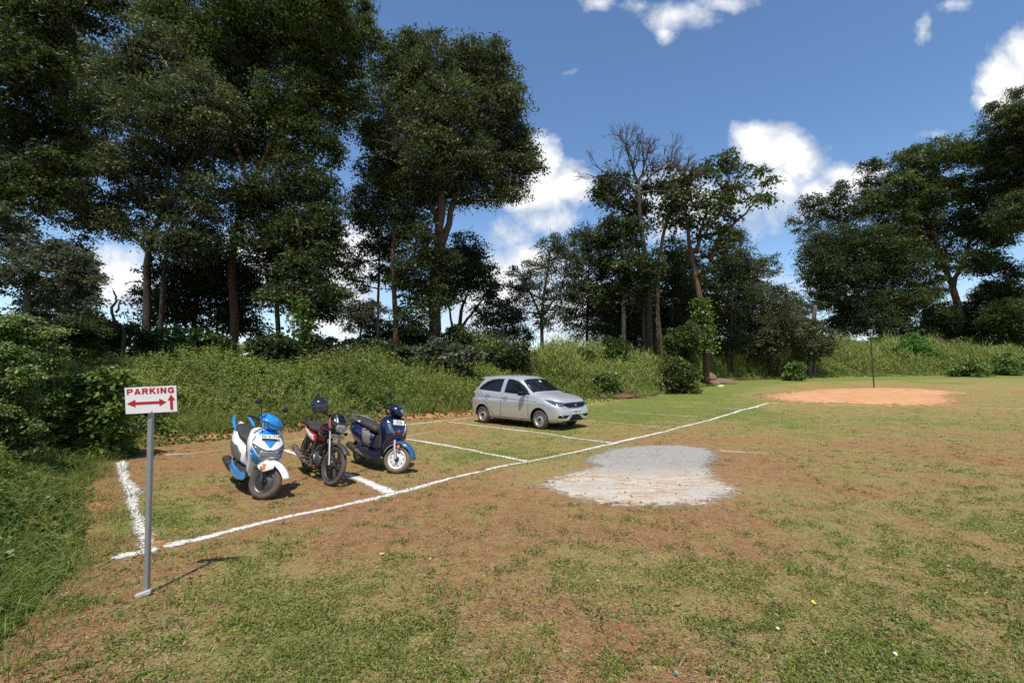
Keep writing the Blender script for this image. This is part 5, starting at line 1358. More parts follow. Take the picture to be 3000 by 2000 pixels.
    mg = build('front_mudguard', *arch(fa, .335, 35, 175, .11, .12, .035, 26, 9, wr=lambda t: .34 + .05 * max(0, .25 - t) * 2), BLACKP, root, solid=.005)
    build('mudguard_stay', *merge(*[tubem([(.60, s * .075, .60), (fa[0], s * .075, fa[2] + .05)], .008, 6) for s in (-1, 1)]), BLACKP, mg)
    fr = build('headlight_fairing', *loftz([(.77, .40, .52, .05, .8), (.80, .36, .575, .10, .8), (.87, .34, .60, .13, .8), (.94, .34, .585, .14, .8), (1.0, .35, .54, .125, .8), (1.05, .36, .48, .095, .8), (1.075, .38, .43, .05, .8)]), BLK, root)
    decal('headlight', fr, [(-.085, .90), (-.095, .85), (-.06, .805), (0, .79), (.06, .805), (.095, .85), (.085, .90), (0, .915)], (0, 0, 0), (0, 1, 0), (0, 0, 1), LAMP, root, off=.009, thick=.012, step=.03)
    decal('visor', fr, [(-.07, .965), (.07, .965), (.055, 1.05), (-.055, 1.05)], (0, 0, 0), (0, 1, 0), (0, 0, 1), GLASS, root, off=.010, thick=.006, step=.03)
    for s in (-1, 1):
        q = [(.37, .86), (.44, .83), (.52, .83), (.47, .93), (.41, 1.0), (.37, .98)]; q = q if s < 0 else [(-a, b) for a, b in q]
        decal('side_sticker', fr, q, (0, 0, 0), (-s, 0, 0), (0, 0, 1), PINK, root, off=.006, thick=.005, step=.03)
        q = [(s * a, b) for a, b in ((.075, .92), (.10, .93), (.075, 1.055), (.055, 1.06))]; q = q if s > 0 else q[::-1]
        decal('silver_slash', fr, q, (0, 0, 0), (0, 1, 0), (0, 0, 1), STEEL, root, off=.008, thick=.005, step=.03)
    pl = build('number_plate', *boxm((.545, 0, .725), (.006, .22, .06), Matrix.Rotation(R(6), 3, 'Y')), simple('dusty_plate', (0.42, 0.40, 0.38), .5), root, smooth_=False)
    text_mesh('plate_text', 'KA 12 3711', .038, INK, pl, Matrix.Translation((.549, 0, .725)) @ Matrix.Rotation(R(6), 4, 'Y') @ frameM((0, 0, 0), (0, 1, 0), (0, 0, 1)), .0006, .0008)
    build('headlight_bracket', *merge(tubem([(.50, -.05, .80), (.545, -.03, .75)], .006, 6), tubem([(.50, .05, .80), (.545, .03, .75)], .006, 6)), STEEL, root)
    hb = build('handlebar', *merge(tubem([(.30, -.34, 1.03), (.33, -.20, 1.05), (.37, -.08, .985), (.37, .08, .985), (.33, .20, 1.05), (.30, .34, 1.03)], .012, 8)), DARKM, root)
    for s in (-1, 1):
        g = build('handlebar_grip', *merge(tubem([(.318, s * .25, 1.04), (.295, s * .37, 1.025)], .018, 10), boxm((.33, s * .215, 1.045), (.04, .05, .045))), BLACKP, root, bevel=.004)
        build('brake_lever', *merge(tubem([(.35, s * .22, 1.04), (.385, s * .28, 1.03), (.37, s * .36, 1.02)], [.008, .007, .006], 6)), STEEL, g)
        mirror_part(root, .33, s * .18, 1.05, s, .08, .17, .045)
        build('cable', *merge(tubem([(.34, s * .20, 1.05), (.45, s * .16, 1.08), (.50, s * .07, 1.0), (.44, s * .05, .86), (.40, s * .05, .66)], .005, 5)), BLACKP, root)
    build('instrument_panel', *loftz([(.985, .30, .37, .10, .7), (1.04, .28, .36, .10, .7), (1.06, .29, .35, .08, .7)], 16, 3), BLACKP, root)
    XF[0] = None

def helmet(loc, rot):
    root = empty('helmet', loc, rot); tag(root, 'glossy black open face helmet hanging on the handlebar mirror of the motorcycle', 'helmet')
    V = []; n = 28; m = 16
    HM = simple('helmet_black', (0.010, 0.010, 0.012), .12, coat=1.0, var=.05)
    rings = []
    for i in range(m):
        ph = R(2 + (118 - 2) * i / (m - 1))
        ring = []
        for j in range(n):
            th = 2 * math.pi * j / n
            x = math.sin(ph) * math.cos(th) * .145; y = math.sin(ph) * math.sin(th) * .122; z = math.cos(ph) * .135
            if math.cos(th) > .45 and ph > R(80):   # face opening lifts the rim at the front
                z = max(z, .035); 
            ring.append((x, y, z))
        rings.append(ring)
    V, Fc = ringloft(rings, capb=False)
    sh = build('shell', V, Fc, HM, root, solid=.008)
    build('padding', *ringloft([[(a * .92, b * .92, c * .92 - .004) for a, b, c in r] for r in rings], capb=False), BLACKP, root)
    vis = []
    for i in range(7):
        z = .055 - .115 * i / 6
        vis.append([(math.cos(R(a)) * .155, math.sin(R(a)) * .132, z) for a in range(-72, 73, 9)])
    nn = len(vis[0]); V = [p for r_ in vis for p in r_]
    Fc = [(i * nn + j, i * nn + j + 1, (i + 1) * nn + j + 1, (i + 1) * nn + j) for i in range(6) for j in range(nn - 1)]
    build('visor', V, Fc, simple('smoked_visor', (0.05, 0.052, 0.055), .08, coat=.6), root, solid=.003)
    build('chin_strap', *merge(tubem([(.03, -.105, -.07), (.04, -.07, -.15), (.05, 0, -.18), (.04, .07, -.15), (.03, .105, -.07)], .006, 6)), BLACKP, root)
    return root

def place(root, front_xy, ang, lean, fx, fr=0.0):
    """front wheel contact at front_xy, heading ang (world degrees), leaning to its own left by lean"""
    h = Vector((math.cos(R(ang)), math.sin(R(ang)), 0))
    ox = front_xy[0] - h.x * fx; oy = front_xy[1] - h.y * fx
    zf = gz_exact(*front_xy); rx_, ry_ = front_xy[0] - h.x * fx * 2, front_xy[1] - h.y * fx * 2
    zr = gz_exact(rx_, ry_)
    pit = math.atan2(zf - zr, 2 * fx)
    root.matrix_world = Matrix.Translation((ox, oy, (zf + zr) / 2 - .006)) @ Matrix.Rotation(R(ang), 4, 'Z') @ Matrix.Rotation(-pit, 4, 'Y') @ Matrix.Rotation(R(-lean), 4, 'X')

s1 = empty('scooter'); scooter(s1, 'sport')
tag(s1, 'white and sky blue scooter leaning on its stand nearest the sign', 'scooter')
place(s1, gp(765, 1459)[:2], -46, 9, .63)
s2 = empty('scooter'); scooter(s2, 'family')
tag(s2, 'dark blue scooter with pale wheels and a silver rail round its seat', 'scooter')
place(s2, gp(1157, 1387)[:2], -44, 9, .63)
mb = empty('motorcycle'); motorcycle(mb)
tag(mb, 'dusty black and red motorcycle parked between the two scooters', 'motorcycle')
place(mb, gp(968, 1420)[:2], -50, 10, .64)

# ---------------------------------------------------------------- car
def gsm(xs, ys, s=.05):
    T = np.linspace(-2.1, 2.2, 431); Y = np.interp(T, xs, ys)
    k = np.exp(-.5 * (np.arange(-20, 21) * .01 / s) ** 2); k /= k.sum()
    Yp = np.convolve(np.pad(Y, 20, 'edge'), k, 'valid')
    return lambda x: float(np.interp(x, T, Yp))

def car(root):
    PAINT = simple('silver_car_paint', (0.68, 0.68, 0.67), .27, .6, var=.02, coat=.25, dirt=.6, dirtcol=(0.30, 0.22, 0.15), zfade=.8)
    TRIM = simple('black_trim', (0.008, 0.008, 0.009), .6, dirt=.05, spec=.2)
    SEAM = simple('panel_gap', (0.05, 0.05, 0.05), .7)
    zc = gsm([-1.86, -1.84, -1.80, -1.66, -1.48, -1.30, -1.0, -.5, 0, .30, .95, 1.04, 1.4, 1.65, 1.82, 1.88, 1.93], [.62, .82, 1.0, 1.20, 1.40, 1.485, 1.525, 1.535, 1.515, 1.455, 1.065, 1.03, .985, .93, .86, .79, .60], .035)
    wd = gsm([-1.86, -1.80, -1.68, -1.4, -1.0, 0, 1.0, 1.4, 1.65, 1.80, 1.88, 1.93], [.62, .74, .80, .835, .838, .84, .838, .83, .805, .76, .70, .60], .05)
    belt = gsm([-1.86, -1.7, -1.3, -.5, .3, .9, 1.1, 1.93], [.95, 1.02, 1.05, 1.015, .975, .95, .93, .68], .08)
    roofw = gsm([-1.86, -1.6, -1.3, -.5, .2, .6, .95, 1.1, 1.93], [.50, .54, .575, .60, .585, .60, .66, .68, .50], .08)
    zb = gsm([-1.86, -1.7, -1.4, 0, 1.4, 1.7, 1.93], [.34, .26, .20, .19, .19, .20, .26], .06)
    rings = []
    xs = sorted(set(list(np.linspace(-1.86, -1.2, 30)) + list(np.linspace(-1.2, 1.1, 50)) + list(np.linspace(1.1, 1.93, 40))))
    def ring(x):
        w, zt, zk, rw, b = wd(x), zc(x), belt(x), roofw(x), zb(x)
        zk = min(zk, zt - .03) if x < .9 else min(zk, zt - .055)
        hre = max(0.0, zt - .065 - zk)
        if x > 1.0: rw = w - .16
        sh = min(.80, zk - .05)
        half = [(0, b), (w * .55, b), (w - .10, b + .01), (w - .03, b + .06), (w - .012, b + .16), (w, b + (sh - b) * .45), (w + .004, b + (sh - b) * .7), (w - .002, sh - .03), (w - .016, sh), (w - .035, (sh + zk) / 2), (w - .055, zk),
                (w - .055 - (w - .055 - rw) * .35, zk + hre * .42), (w - .055 - (w - .055 - rw) * .72, zk + hre * .78), (rw, zk + hre), (rw - .06, zt - .028), (rw * .6, zt - .010), (rw * .3, zt - .003), (0, zt)]
        pts = [np.array(p) for p in half]
        q = [pts[0]]
        for a, c in zip(pts[:-1], pts[1:]): q += [a * .75 + c * .25, a * .25 + c * .75]
        q.append(pts[-1])
        full = [(x, -p[0], p[1]) for p in q] + [(x, p[0], p[1]) for p in q[-2:0:-1]]
        return full
    rings = [ring(x) for x in xs]
    V, Fc = ringloft(rings)
    body = build('body', V, Fc, PAINT, root, angle=50)
    bvh = RAW[body.name]
    # wheel arches cut out
    cut = []
    for x_ in (-1.2, 1.2):
        for s in (-1, 1):
            n = 40; rr = .335
            r1 = [(x_ + rr * math.cos(2 * math.pi * k / n), s * .52, .295 + rr * math.sin(2 * math.pi * k / n)) for k in range(n)]
            r2 = [(a, s * 1.0, c) for a, b, c in r1]
            v_, f_ = ringloft([r1, r2]); co = build('cutter', v_, f_, TRIM, None, smooth_=False); cut.append(co)
    for co in cut:
        md = body.modifiers.new('w', 'BOOLEAN'); md.operation = 'DIFFERENCE'; md.object = co; md.solver = 'EXACT'; md.material_mode = 'TRANSFER'
    dg = bpy.context.evaluated_depsgraph_get(); dg.update()
    me = bpy.data.meshes.new_from_object(body.evaluated_get(dg)); body.modifiers.clear(); body.data = me
    me.polygons.foreach_set('use_smooth', [True] * len(me.polygons)); me.set_sharp_from_angle(angle=R(45))
    for co in cut: bpy.data.objects.remove(co)
    RAW[body.name] = bvh
    def side(name, pts, mat, s, off=.004, thick=.006, step=.06, parent=None):
        q = pts if s < 0 else [(-a, b) for a, b in pts]
        return decal(name, body, q, (0, 0, 0), (-s, 0, 0), (0, 0, 1), mat, parent or root, off=off, thick=thick, step=step, far=1.5)
    def frontd(name, pts, mat, off=.004, thick=.008, step=.05, parent=None):
        return decal(name, body, pts, (0, 0, 0), (0, 1, 0), (0, 0, 1), mat, parent or root, off=off, thick=thick, step=step, far=3)
    def line(name, pts, w, mat, s, off=.0035):
        P = [np.array(p, float) for p in pts]; L = []; Rr = []
        for i, p in enumerate(P):
            d = (P[min(i + 1, len(P) - 1)] - P[max(i - 1, 0)]); d /= np.linalg.norm(d) + 1e-9; n_ = np.array([-d[1], d[0]]) * w / 2
            L.append(tuple(p + n_)); Rr.append(tuple(p - n_))
        return side(name, L + Rr[::-1], mat, s, off, .004, .05)
    for s in (-1, 1):
        side('rear_side_window', [(-1.42, 1.10), (-1.30, 1.215), (-1.12, 1.325), (-.90, 1.395), (-.64, 1.42), (-.36, 1.425), (-.40, 1.025), (-.80, 1.045), (-1.10, 1.065), (-1.32, 1.078)], GLASS, s)
        side('front_side_window', [(-.20, 1.42), (.02, 1.41), (.25, 1.355), (.47, 1.235), (.66, 1.10), (.79, .985), (.50, .985), (.1, .995), (-.24, 1.018)], GLASS, s)
        side('mirror_sail', [(.64, 1.108), (.82, .975), (.60, .985)], TRIM, s, .007)
        line('door_seam', [(.74, .93), (.80, .70), (.79, .30)], .010, SEAM, s)
        line('door_seam', [(-.30, 1.01), (-.34, .70), (-.36, .30)], .010, SEAM, s)
        line('door_seam', [(-1.36, 1.07), (-1.18, .84), (-1.0, .66), (-.80, .42), (-.62, .29)], .010, SEAM, s)
        line('shoulder_crease_shade', [(-1.40, .885), (-.8, .868), (0, .838), (.8, .80), (1.15, .775)], .016, simple('crease_shade', (0.30, 0.305, 0.31), .35, .6), s, .003)  # thin grey strip painting the shade along the shoulder fold
        line('sill_line', [(-.60, .275), (.0, .262), (.82, .262)], .016, SEAM, s)
        for x_, z_ in ((-.96, .905), (-.15, .862)):
            cup = side('handle_recess', [(x_ + .075 * math.cos(a), z_ + .042 * math.sin(a)) for a in np.linspace(0, 2 * math.pi, 14, endpoint=False)], SEAM, s, .004)
            yv = wd(x_) * 1.0
            build('door_handle', *merge(tubem([(x_ - .085, s * (yv - .005), z_ + .008), (x_ - .03, s * (yv + .028), z_ + .006), (x_ + .05, s * (yv + .028), z_ + .002), (x_ + .085, s * (yv - .005), z_)], .013, 8)), PAINT, root)
        # mirrors
        m = build('mirror', *loftx([(.50, 1.00, 1.07, .02), (.53, .955, 1.085, .085, .8), (.60, .95, 1.085, .10, .8), (.67, .97, 1.065, .07, .8), (.70, 1.0, 1.03, .02)], 20, 3), TRIM, root)
        m.location = (0, s * .93, 0)
        build('mirror_arm', *boxm((.62, s * -.11 + 0, .965), (.06, .10, .03)), TRIM, m)
        side('side_marker', [(.93, .715), (.99, .71), (.99, .73), (.93, .735)], ORANGE, s)
        # lamps
        hx = Vector((.80, s * .60, 0)).normalized(); U_ = Vector((0, 0, 1)).cross(hx)
        O_ = Vector((0, 0, 0))
        def lam(px_, py_, pz_): return (Vector((px_, py_ * s, 0)).dot(U_), pz_)
        q = [lam(1.87, .48, .775), lam(1.885, .48, .685), lam(1.82, .62, .675), lam(1.70, .76, .715), lam(1.42, .82, .865), lam(1.62, .76, .845), lam(1.78, .62, .80)]
        if s > 0: q = q[::-1]
        ar = sum(q[i][0] * q[(i + 1) % len(q)][1] - q[(i + 1) % len(q)][0] * q[i][1] for i in range(len(q)))
        if ar < 0: q = q[::-1]
        decal('headlight', body, q, O_, U_, (0, 0, 1), simple('headlamp_glass', (0.10, 0.10, 0.105), .08, .4, var=.6, scale=14, coat=1), root, off=.006, thick=.012, step=.05, far=3)
        q2 = [lam(1.84, .57, .745), lam(1.85, .57, .70), lam(1.79, .65, .70), lam(1.78, .65, .745)]
        ar = sum(q2[i][0] * q2[(i + 1) % 4][1] - q2[(i + 1) % 4][0] * q2[i][1] for i in range(4))
        if ar < 0: q2 = q2[::-1]
        decal('headlight_reflector', body, q2, O_, U_, (0, 0, 1), simple('lamp_inner', (0.16, 0.16, 0.17), .3, .5), root, off=.010, thick=.010, step=.05, far=3)
        side('tail_light', [(-1.86, .98), (-1.84, .83), (-1.72, .80), (-1.60, .86), (-1.58, .93), (-1.70, 1.0), (-1.80, 1.02)], REDL, s, .006, .01)
        wheel(root, 'front_wheel', (1.2, s * .735, .288), .288, .17, .178, SILVERW, 'car', s)
        wheel(root, 'rear_wheel', (-1.2, s * .735, .288), .288, .17, .178, SILVERW, 'car', s)
        v_ = [(s * a, b) for a, b in ((.72, .425), (.72, .355), (.52, .345), (.44, .36), (.30, .43))]
        frontd('fog_lamp_recess', v_ if s < 0 else v_[::-1], TRIM, .005)
        v_ = [(s * a, b) for a, b in ((.72, .455), (.24, .46), (.34, .30), (.50, .275), (.72, .30), (.72, .335), (.50, .315), (.40, .34), (.27, .435), (.72, .435))]
        frontd('bumper_blade', v_ if s < 0 else v_[::-1], simple('bright_silver_trim', (0.66, 0.67, 0.68), .22, .6, var=.02), .010, step=.06)
    sy = lambda h: [(-a, b) for a, b in h] + [(a, b) for a, b in h[::-1]]
    gr_ = frontd('grille', sy([(0, .775), (.30, .772), (.50, .765), (.49, .69), (.36, .645), (0, .625)]), TRIM, .006)
    frontd('grille_chrome', sy([(0, .622), (.36, .642), (.49, .687), (.49, .675), (.36, .628), (0, .606)]), CHROME, .007, parent=root)
    frontd('lower_intake', sy([(0, .430), (.16, .430), (.32, .30), (.54, .265), (.52, .235), (0, .225)]), TRIM, .008)
    frontd('number_plate', sy([(0, .565), (.22, .565), (.22, .455), (0, .455)]), simple('car_plate', (0.62, 0.62, 0.60), .4, dirt=.25), .014)
    frontd('bumper_lip', sy([(0, .222), (.50, .232), (.68, .275), (.68, .245), (.50, .200), (0, .193)]), simple('lip_silver', (0.60, 0.61, 0.62), .3, .5), .012)
    xf = 1.945
    for i, ch in enumerate('TT'):
        pass
    fx_ = max(v.co.x for v in body.data.vertices)
    text_mesh('plate_text', '12 B 17', .095, INK, root, frameM((fx_ + .013, 0, .508), (0, 1, 0), (0, 0, 1)), .002, .003)
    # badge: small chrome oval ring with two uprights
    bd = []
    for a0 in range(24):
        a = 2 * math.pi * a0 / 24; b = 2 * math.pi * (a0 + 1) / 24
        bd.append(tubem([(fx_ - .0, .060 * math.cos(a), .70 + .038 * math.sin(a)), (fx_ - .0, .060 * math.cos(b), .70 + .038 * math.sin(b))], .0045, 5))
    bd += [tubem([(fx_, .006, .725), (fx_, .012, .67)], .005, 5), tubem([(fx_, -.006, .725), (fx_, -.012, .67)], .005, 5), tubem([(fx_, -.03, .725), (fx_, .03, .725)], .004, 5)]
    build('badge', *merge(*bd), CHROME, root)
    ws = decal('windscreen', body, sy([(0, .0), (.34, -.004), (.545, -.03), (.61, -.30), (.665, -.60), (.67, -.655), (.35, -.685), (0, -.695)]), (.36, 0, 1.44), (0, 1, 0), (-.86, 0, .52), GLASS, root, off=.005, thick=.008, step=.07, far=2)
    decal('rear_window', body, [(-.50, 0), (.50, 0), (.55, .30), (-.55, .30)], (-1.77, 0, 1.06), (0, -1, 0), (.5, 0, .86), GLASS, root, off=.005, thick=.008, step=.07, far=2)
    build('wiper', *merge(tubem([(.93, -.55, 1.04), (.88, -.1, 1.10)], .008, 5), tubem([(.95, .05, 1.045), (.88, .45, 1.09)], .008, 5)), TRIM, root)
    build('aerial', *merge(tubem([(-.55, 0, 1.53), (-.78, 0, 1.70)], [.006, .003], 6)), TRIM, root)
    build('roof_spoiler', *loftx([(-1.60, 1.425, 1.435, .50, .4), (-1.52, 1.41, 1.455, .54, .4), (-1.36, 1.42, 1.485, .55, .4)], 20, 3), PAINT, root)
    build('underbody', *merge(boxm((0, 0, .25), (3.2, 1.1, .16))), TRIM, root, bevel=.02)
    build('dashboard_sticker', *boxm((.56, .02, 1.352), (.09, .06, .004), Matrix.Rotation(R(31), 3, 'Y')), PLATE, root, smooth_=False)

cr_ = empty('parked_car'); car(cr_)
tag(cr_, 'small silver hatchback car parked across the chalk bays', 'car')
A_ = R(-43); h_ = Vector((math.cos(A_), math.sin(A_), 0)); l_ = Vector((-math.sin(A_), math.cos(A_), 0))
fc = gp(1580, 1258); cen = Vector((fc[0], fc[1], 0)) - h_ * 1.2 + l_ * .80
zs = {}
for ax in (-1.2, 1.2):
    for s in (-.73, .73):
        p = cen + h_ * ax + l_ * s; zs[(ax, s)] = gz_exact(p.x, p.y)
zf = (zs[(1.2, -.73)] + zs[(1.2, .73)]) / 2; zr = (zs[(-1.2, -.73)] + zs[(-1.2, .73)]) / 2
zl = (zs[(1.2, .73)] + zs[(-1.2, .73)]) / 2; zrt = (zs[(1.2, -.73)] + zs[(-1.2, -.73)]) / 2
cr_.matrix_world = (Matrix.Translation((cen.x, cen.y, (zf + zr) / 2 - .006)) @ Matrix.Rotation(A_, 4, 'Z') @ Matrix.Rotation(-math.atan2(zf - zr, 2.4), 4, 'Y') @ Matrix.Rotation(math.atan2(zl - zrt, 1.46), 4, 'X')) @ Matrix.Diagonal((1, 1, 1.03, 1))
# ---------------------------------------------------------------- parking sign
SB = gp(430, 1742)
sg = empty('parking_sign', (SB[0], SB[1], gz_exact(SB[0], SB[1]) - .02))
tag(sg, 'white PARKING sign with red arrows on a grey steel tube post', 'sign')
GALV = simple('galvanised_tube', (0.38, 0.40, 0.42), .42, .5, var=.12, scale=20, dirt=.15)
top = Vector(at(443, 1212, SB[1])) - Vector(sg.location); hgt_ = top.z
M0 = Matrix.Rotation(math.atan2(top.x, hgt_), 4, 'Y')
XF[0] = M0
post = build('post', *boxm((0, 0, hgt_ * .5 + .05), (.031, .031, hgt_ + .10)), GALV, sg, bevel=.003, smooth_=False)
XF[0] = None
bl = build('base_block', *boxm((.0, -.03, .035), (.10, .045, .032), Matrix.Rotation(R(22), 3, 'Z') @ Matrix.Rotation(R(-14), 3, 'Y')), simple('concrete_chip', (0.42, 0.38, 0.34), .85, bump=.4), sg, bevel=.006)
bc = Vector(at(443.2, 1170.5, SB[1] - .03)) - Vector(sg.location)
BM = Matrix.Translation(bc) @ Matrix.Rotation(R(-2.6), 4, 'Y') @ Matrix.Rotation(R(7), 4, 'Z')
XF[0] = BM
WB = simple('white_sign_board', (0.74, 0.73, 0.71), .45, var=.03, dirt=.08)
RP = simple('red_sign_paint', (0.40, 0.010, 0.014), .45, var=.06)
bw, bh = .360, .199
build('sign_board', *boxm((0, 0, 0), (bw, .004, bh)), WB, sg, bevel=.0008, smooth_=False)
def flat(name, poly, parent=sg):
    V = [(a, -.0045, b) for a, b in poly] + [(a, -.002, b) for a, b in poly]; n = len(poly)
    Fc = [tuple(range(n)), tuple(range(n, 2 * n))[::-1]] + [(i, i + n, (i + 1) % n + n, (i + 1) % n) for i in range(n)]
    return build(name, V, Fc, RP, parent, smooth_=False)
u_ = lambda x, y: ((x - 1160) / 1960 * bw, (720 - y) / 1050 * bh)
flat('double_arrow', [u_(*p) for p in ((265, 845), (570, 1000), (570, 885), (1480, 855), (1480, 965), (1750, 790), (1495, 640), (1490, 755), (575, 800), (570, 690))][::-1]) if False else flat('double_arrow', [u_(*p) for p in ((255, 835), (565, 690), (565, 785), (1480, 785), (1480, 690), (1745, 835), (1480, 980), (1480, 885), (565, 885), (565, 980))])
flat('up_arrow', [u_(*p) for p in ((1935, 540), (2080, 770), (1995, 770), (1990, 1150), (1885, 1150), (1885, 770), (1800, 770))])
GL = {'P': [[(.12, 0), (.12, 1)], [(.12, .88), (.5, .88), (.68, .80), (.68, .58), (.5, .48), (.12, .48)]],
      'A': [[(.08, 0), (.40, .98)], [(.40, .98), (.74, 0)], [(.22, .25), (.60, .25)]],
      'R': [[(.12, 0), (.12, 1)], [(.12, .88), (.5, .88), (.68, .80), (.68, .60), (.5, .50), (.12, .50)], [(.42, .48), (.72, 0)]],
      'K': [[(.12, 0), (.12, 1)], [(.14, .40), (.70, 1)], [(.32, .60), (.74, 0)]],
      'I': [[(.12, 0), (.12, 1)]], 'N': [[(.12, 0), (.12, 1)], [(.14, .98), (.66, .02)], [(.68, 0), (.68, 1)]],
      'G': [[(.70, .72), (.62, .86), (.42, .91), (.20, .82), (.11, .62), (.11, .38), (.20, .17), (.42, .09), (.62, .13), (.70, .20), (.70, .44)], [(.70, .46), (.44, .46)]]}
LV = []; cx_ = 0.0; sw = .118; kk = 0
for ch in 'PARKING':
    for st in GL[ch]:
        for (ax_, az_), (bx_, bz_) in zip(st[:-1], st[1:]):
            d = Vector((bx_ - ax_, bz_ - az_)); L_ = d.length; d /= L_; n_ = Vector((-d.y, d.x)) * sw
            ex_ = .05 if len(st) > 2 else 0.0
            p, q = Vector((ax_, az_)) - d * ex_, Vector((bx_, bz_)) + d * ex_
            kk += 1; y_ = -.0028 - .00003 * kk
            quad = [p + n_, p - n_, q - n_, q + n_]
            V = [(cx_ + c.x, y_, c.y) for c in quad] + [(cx_ + c.x, -.002, c.y) for c in quad]
            LV.append((V, [(0, 1, 2, 3), (7, 6, 5, 4)] + [(k, k + 4, (k + 1) % 4 + 4, (k + 1) % 4) for k in range(4)]))
    cx_ += .44 if ch == 'I' else 1.0
V, Fc = merge(*LV); x0_ = min(v[0] for v in V); x1_ = max(v[0] for v in V)
build('lettering', [((v[0] - (x0_ + x1_) / 2) * .330 / (x1_ - x0_), v[1], .0665 + (v[2] - .5) * .044) for v in V], Fc, RP, sg, smooth_=False)
build('rivet', *merge(boxm((.003, -.006, .088), (.006, .006, .006)), boxm((.003, -.006, -.090), (.008, .006, .008))), DARKM, sg, bevel=.002)
XF[0] = None

# ---------------------------------------------------------------- far post
pb = gp(2561, 1137); pz = gz_exact(pb[0], pb[1])
tpp = Vector(at(2549, 966, pb[1]))
po = empty('thin_post', (pb[0], pb[1], pz)); tag(po, 'thin rusty iron post standing at the back of the orange sand', 'post')
d_ = tpp - Vector(po.location)
build('rod', *tubem([(0, 0, -.2), (d_.x * .5, 0, d_.z * .5), (d_.x, 0, d_.z)], .036, 10), simple('rusty_iron', (0.07, 0.045, 0.03), .8, .3), po)
build('top_bracket', *merge(boxm((d_.x + .02, 0, d_.z - .02), (.22, .06, .06)), boxm((d_.x + .02, 0, d_.z - .13), (.22, .06, .05))), simple('pale_bracket', (0.5, 0.5, 0.48), .5), po, bevel=.008)

# ---------------------------------------------------------------- stones, heaps, litter
def rock(name, lab, px, py, s, col, seed, group=None, cat='stone', zoff=0.0):
    r2 = np.random.default_rng(seed); g = gp(px, py)
    bm = bmesh.new(); bmesh.ops.create_icosphere(bm, subdivisions=3, radius=1)
    P = np.array([v.co[:] for v in bm.verts]); n = vnoise(P + seed, 1.3, seed, 3)
    sc = np.array(s) * .5
    for v, q in zip(bm.verts, n): v.co = Vector(v.co[:]) * (.65 + .7 * q)
    V = [(v.co.x * sc[0], v.co.y * sc[1], max(-.2, v.co.z) * sc[2]) for v in bm.verts]; Fc = [tuple(v.index for v in f.verts) for f in bm.faces]; bm.free()
    o = build(name, V, Fc, simple(name + '_mat', col, .9, bump=.5, scale=8, var=.3), None, angle=30)
    o.location = (g[0], g[1], gz_exact(g[0], g[1]) + zoff); o.rotation_euler = (0, 0, r2.uniform(0, 6)); tag(o, lab, cat, group); return o
rock('stone', 'largest grey stone of the rubble heap at the grove edge', 2068, 1124, (.6, .5, .5), (0.30, 0.28, 0.25), 1, 'stones of the rubble heap')
rock('stone', 'pale flat stone left of the largest rubble stone', 2050, 1130, (.45, .4, .3), (0.40, 0.38, 0.33), 2, 'stones of the rubble heap')
rock('stone', 'cream stone lying at the right end of the rubble heap', 2112, 1132, (.45, .3, .22), (0.52, 0.46, 0.34), 3, 'stones of the rubble heap')
rock('stone', 'small brown stone in the right half of the rubble heap', 2098, 1125, (.5, .5, .4), (0.20, 0.14, 0.09), 4, 'stones of the rubble heap')
rock('earth_mound', 'mound of dug brown earth behind the rubble stones', 2068, 1115, (1.9, 1.4, 1.2), (0.16, 0.095, 0.05), 5, None, 'earth mound')
rock('earth_mound', 'long low tail of brown earth running right of the rubble stones', 2110, 1122, (2.6, 1.4, .7), (0.17, 0.11, 0.06), 6, None, 'earth mound')
rock('earth_mound', 'dark heap of dry twigs and soil right of the car bonnet', 1830, 1164, (1.7, 1.0, .32), (0.13, 0.065, 0.035), 7, None, 'earth mound')
rock('earth_mound', 'smaller brown soil heap against the weeds beside the car bonnet', 1760, 1162, (.9, .7, .4), (0.13, 0.075, 0.045), 8, None, 'earth mound')

TW = simple('dry_twig', (0.20, 0.13, 0.08), .9); 
def twigs(pts, name, lab, n, L, r=.006):
    t = Tubes()
    for _ in range(n):
        x, y = pts[RNG.integers(len(pts))]; x += RNG.normal(0, L * .5); y += RNG.normal(0, L * .35)
        a = RNG.uniform(0, 6.28); l = L * RNG.uniform(.4, 1.1); z = gz_exact(x, y) + RNG.uniform(0, .25) * L
        t.add([(x, y, z), (x + math.cos(a) * l * .5, y + math.sin(a) * l * .5, z + RNG.uniform(-.05, .25) * l), (x + math.cos(a) * l, y + math.sin(a) * l, z + RNG.uniform(-.05, .2) * l)], [r, r * .8, r * .4], 5, False)
    V, Fc = t.data(); o = np_mesh(name, V, Fc, TW, smooth_=True); tag(o, lab, 'twigs', kind='stuff'); return o
twigs([gp(1790, 1163)[:2], gp(1835, 1162)[:2], gp(1870, 1166)[:2]], 'twig_litter', 'dry twigs scattered over the dark soil heaps by the car', 160, .5, .012)
twigs([gp(x, y)[:2] for x, y in ((220, 1640), (120, 1500), (60, 1350), (180, 1400), (80, 1650), (160, 1750))], 'dry_stalks', 'pale dry stalks lying in the near left weeds', 40, .45, .003)
twigs([gp(RNG.uniform(300, 2900), RNG.uniform(1480, 1980))[:2] for _ in range(60)], 'ground_twigs', 'thin dry twigs lying about the near field', 60, .13, .0018)

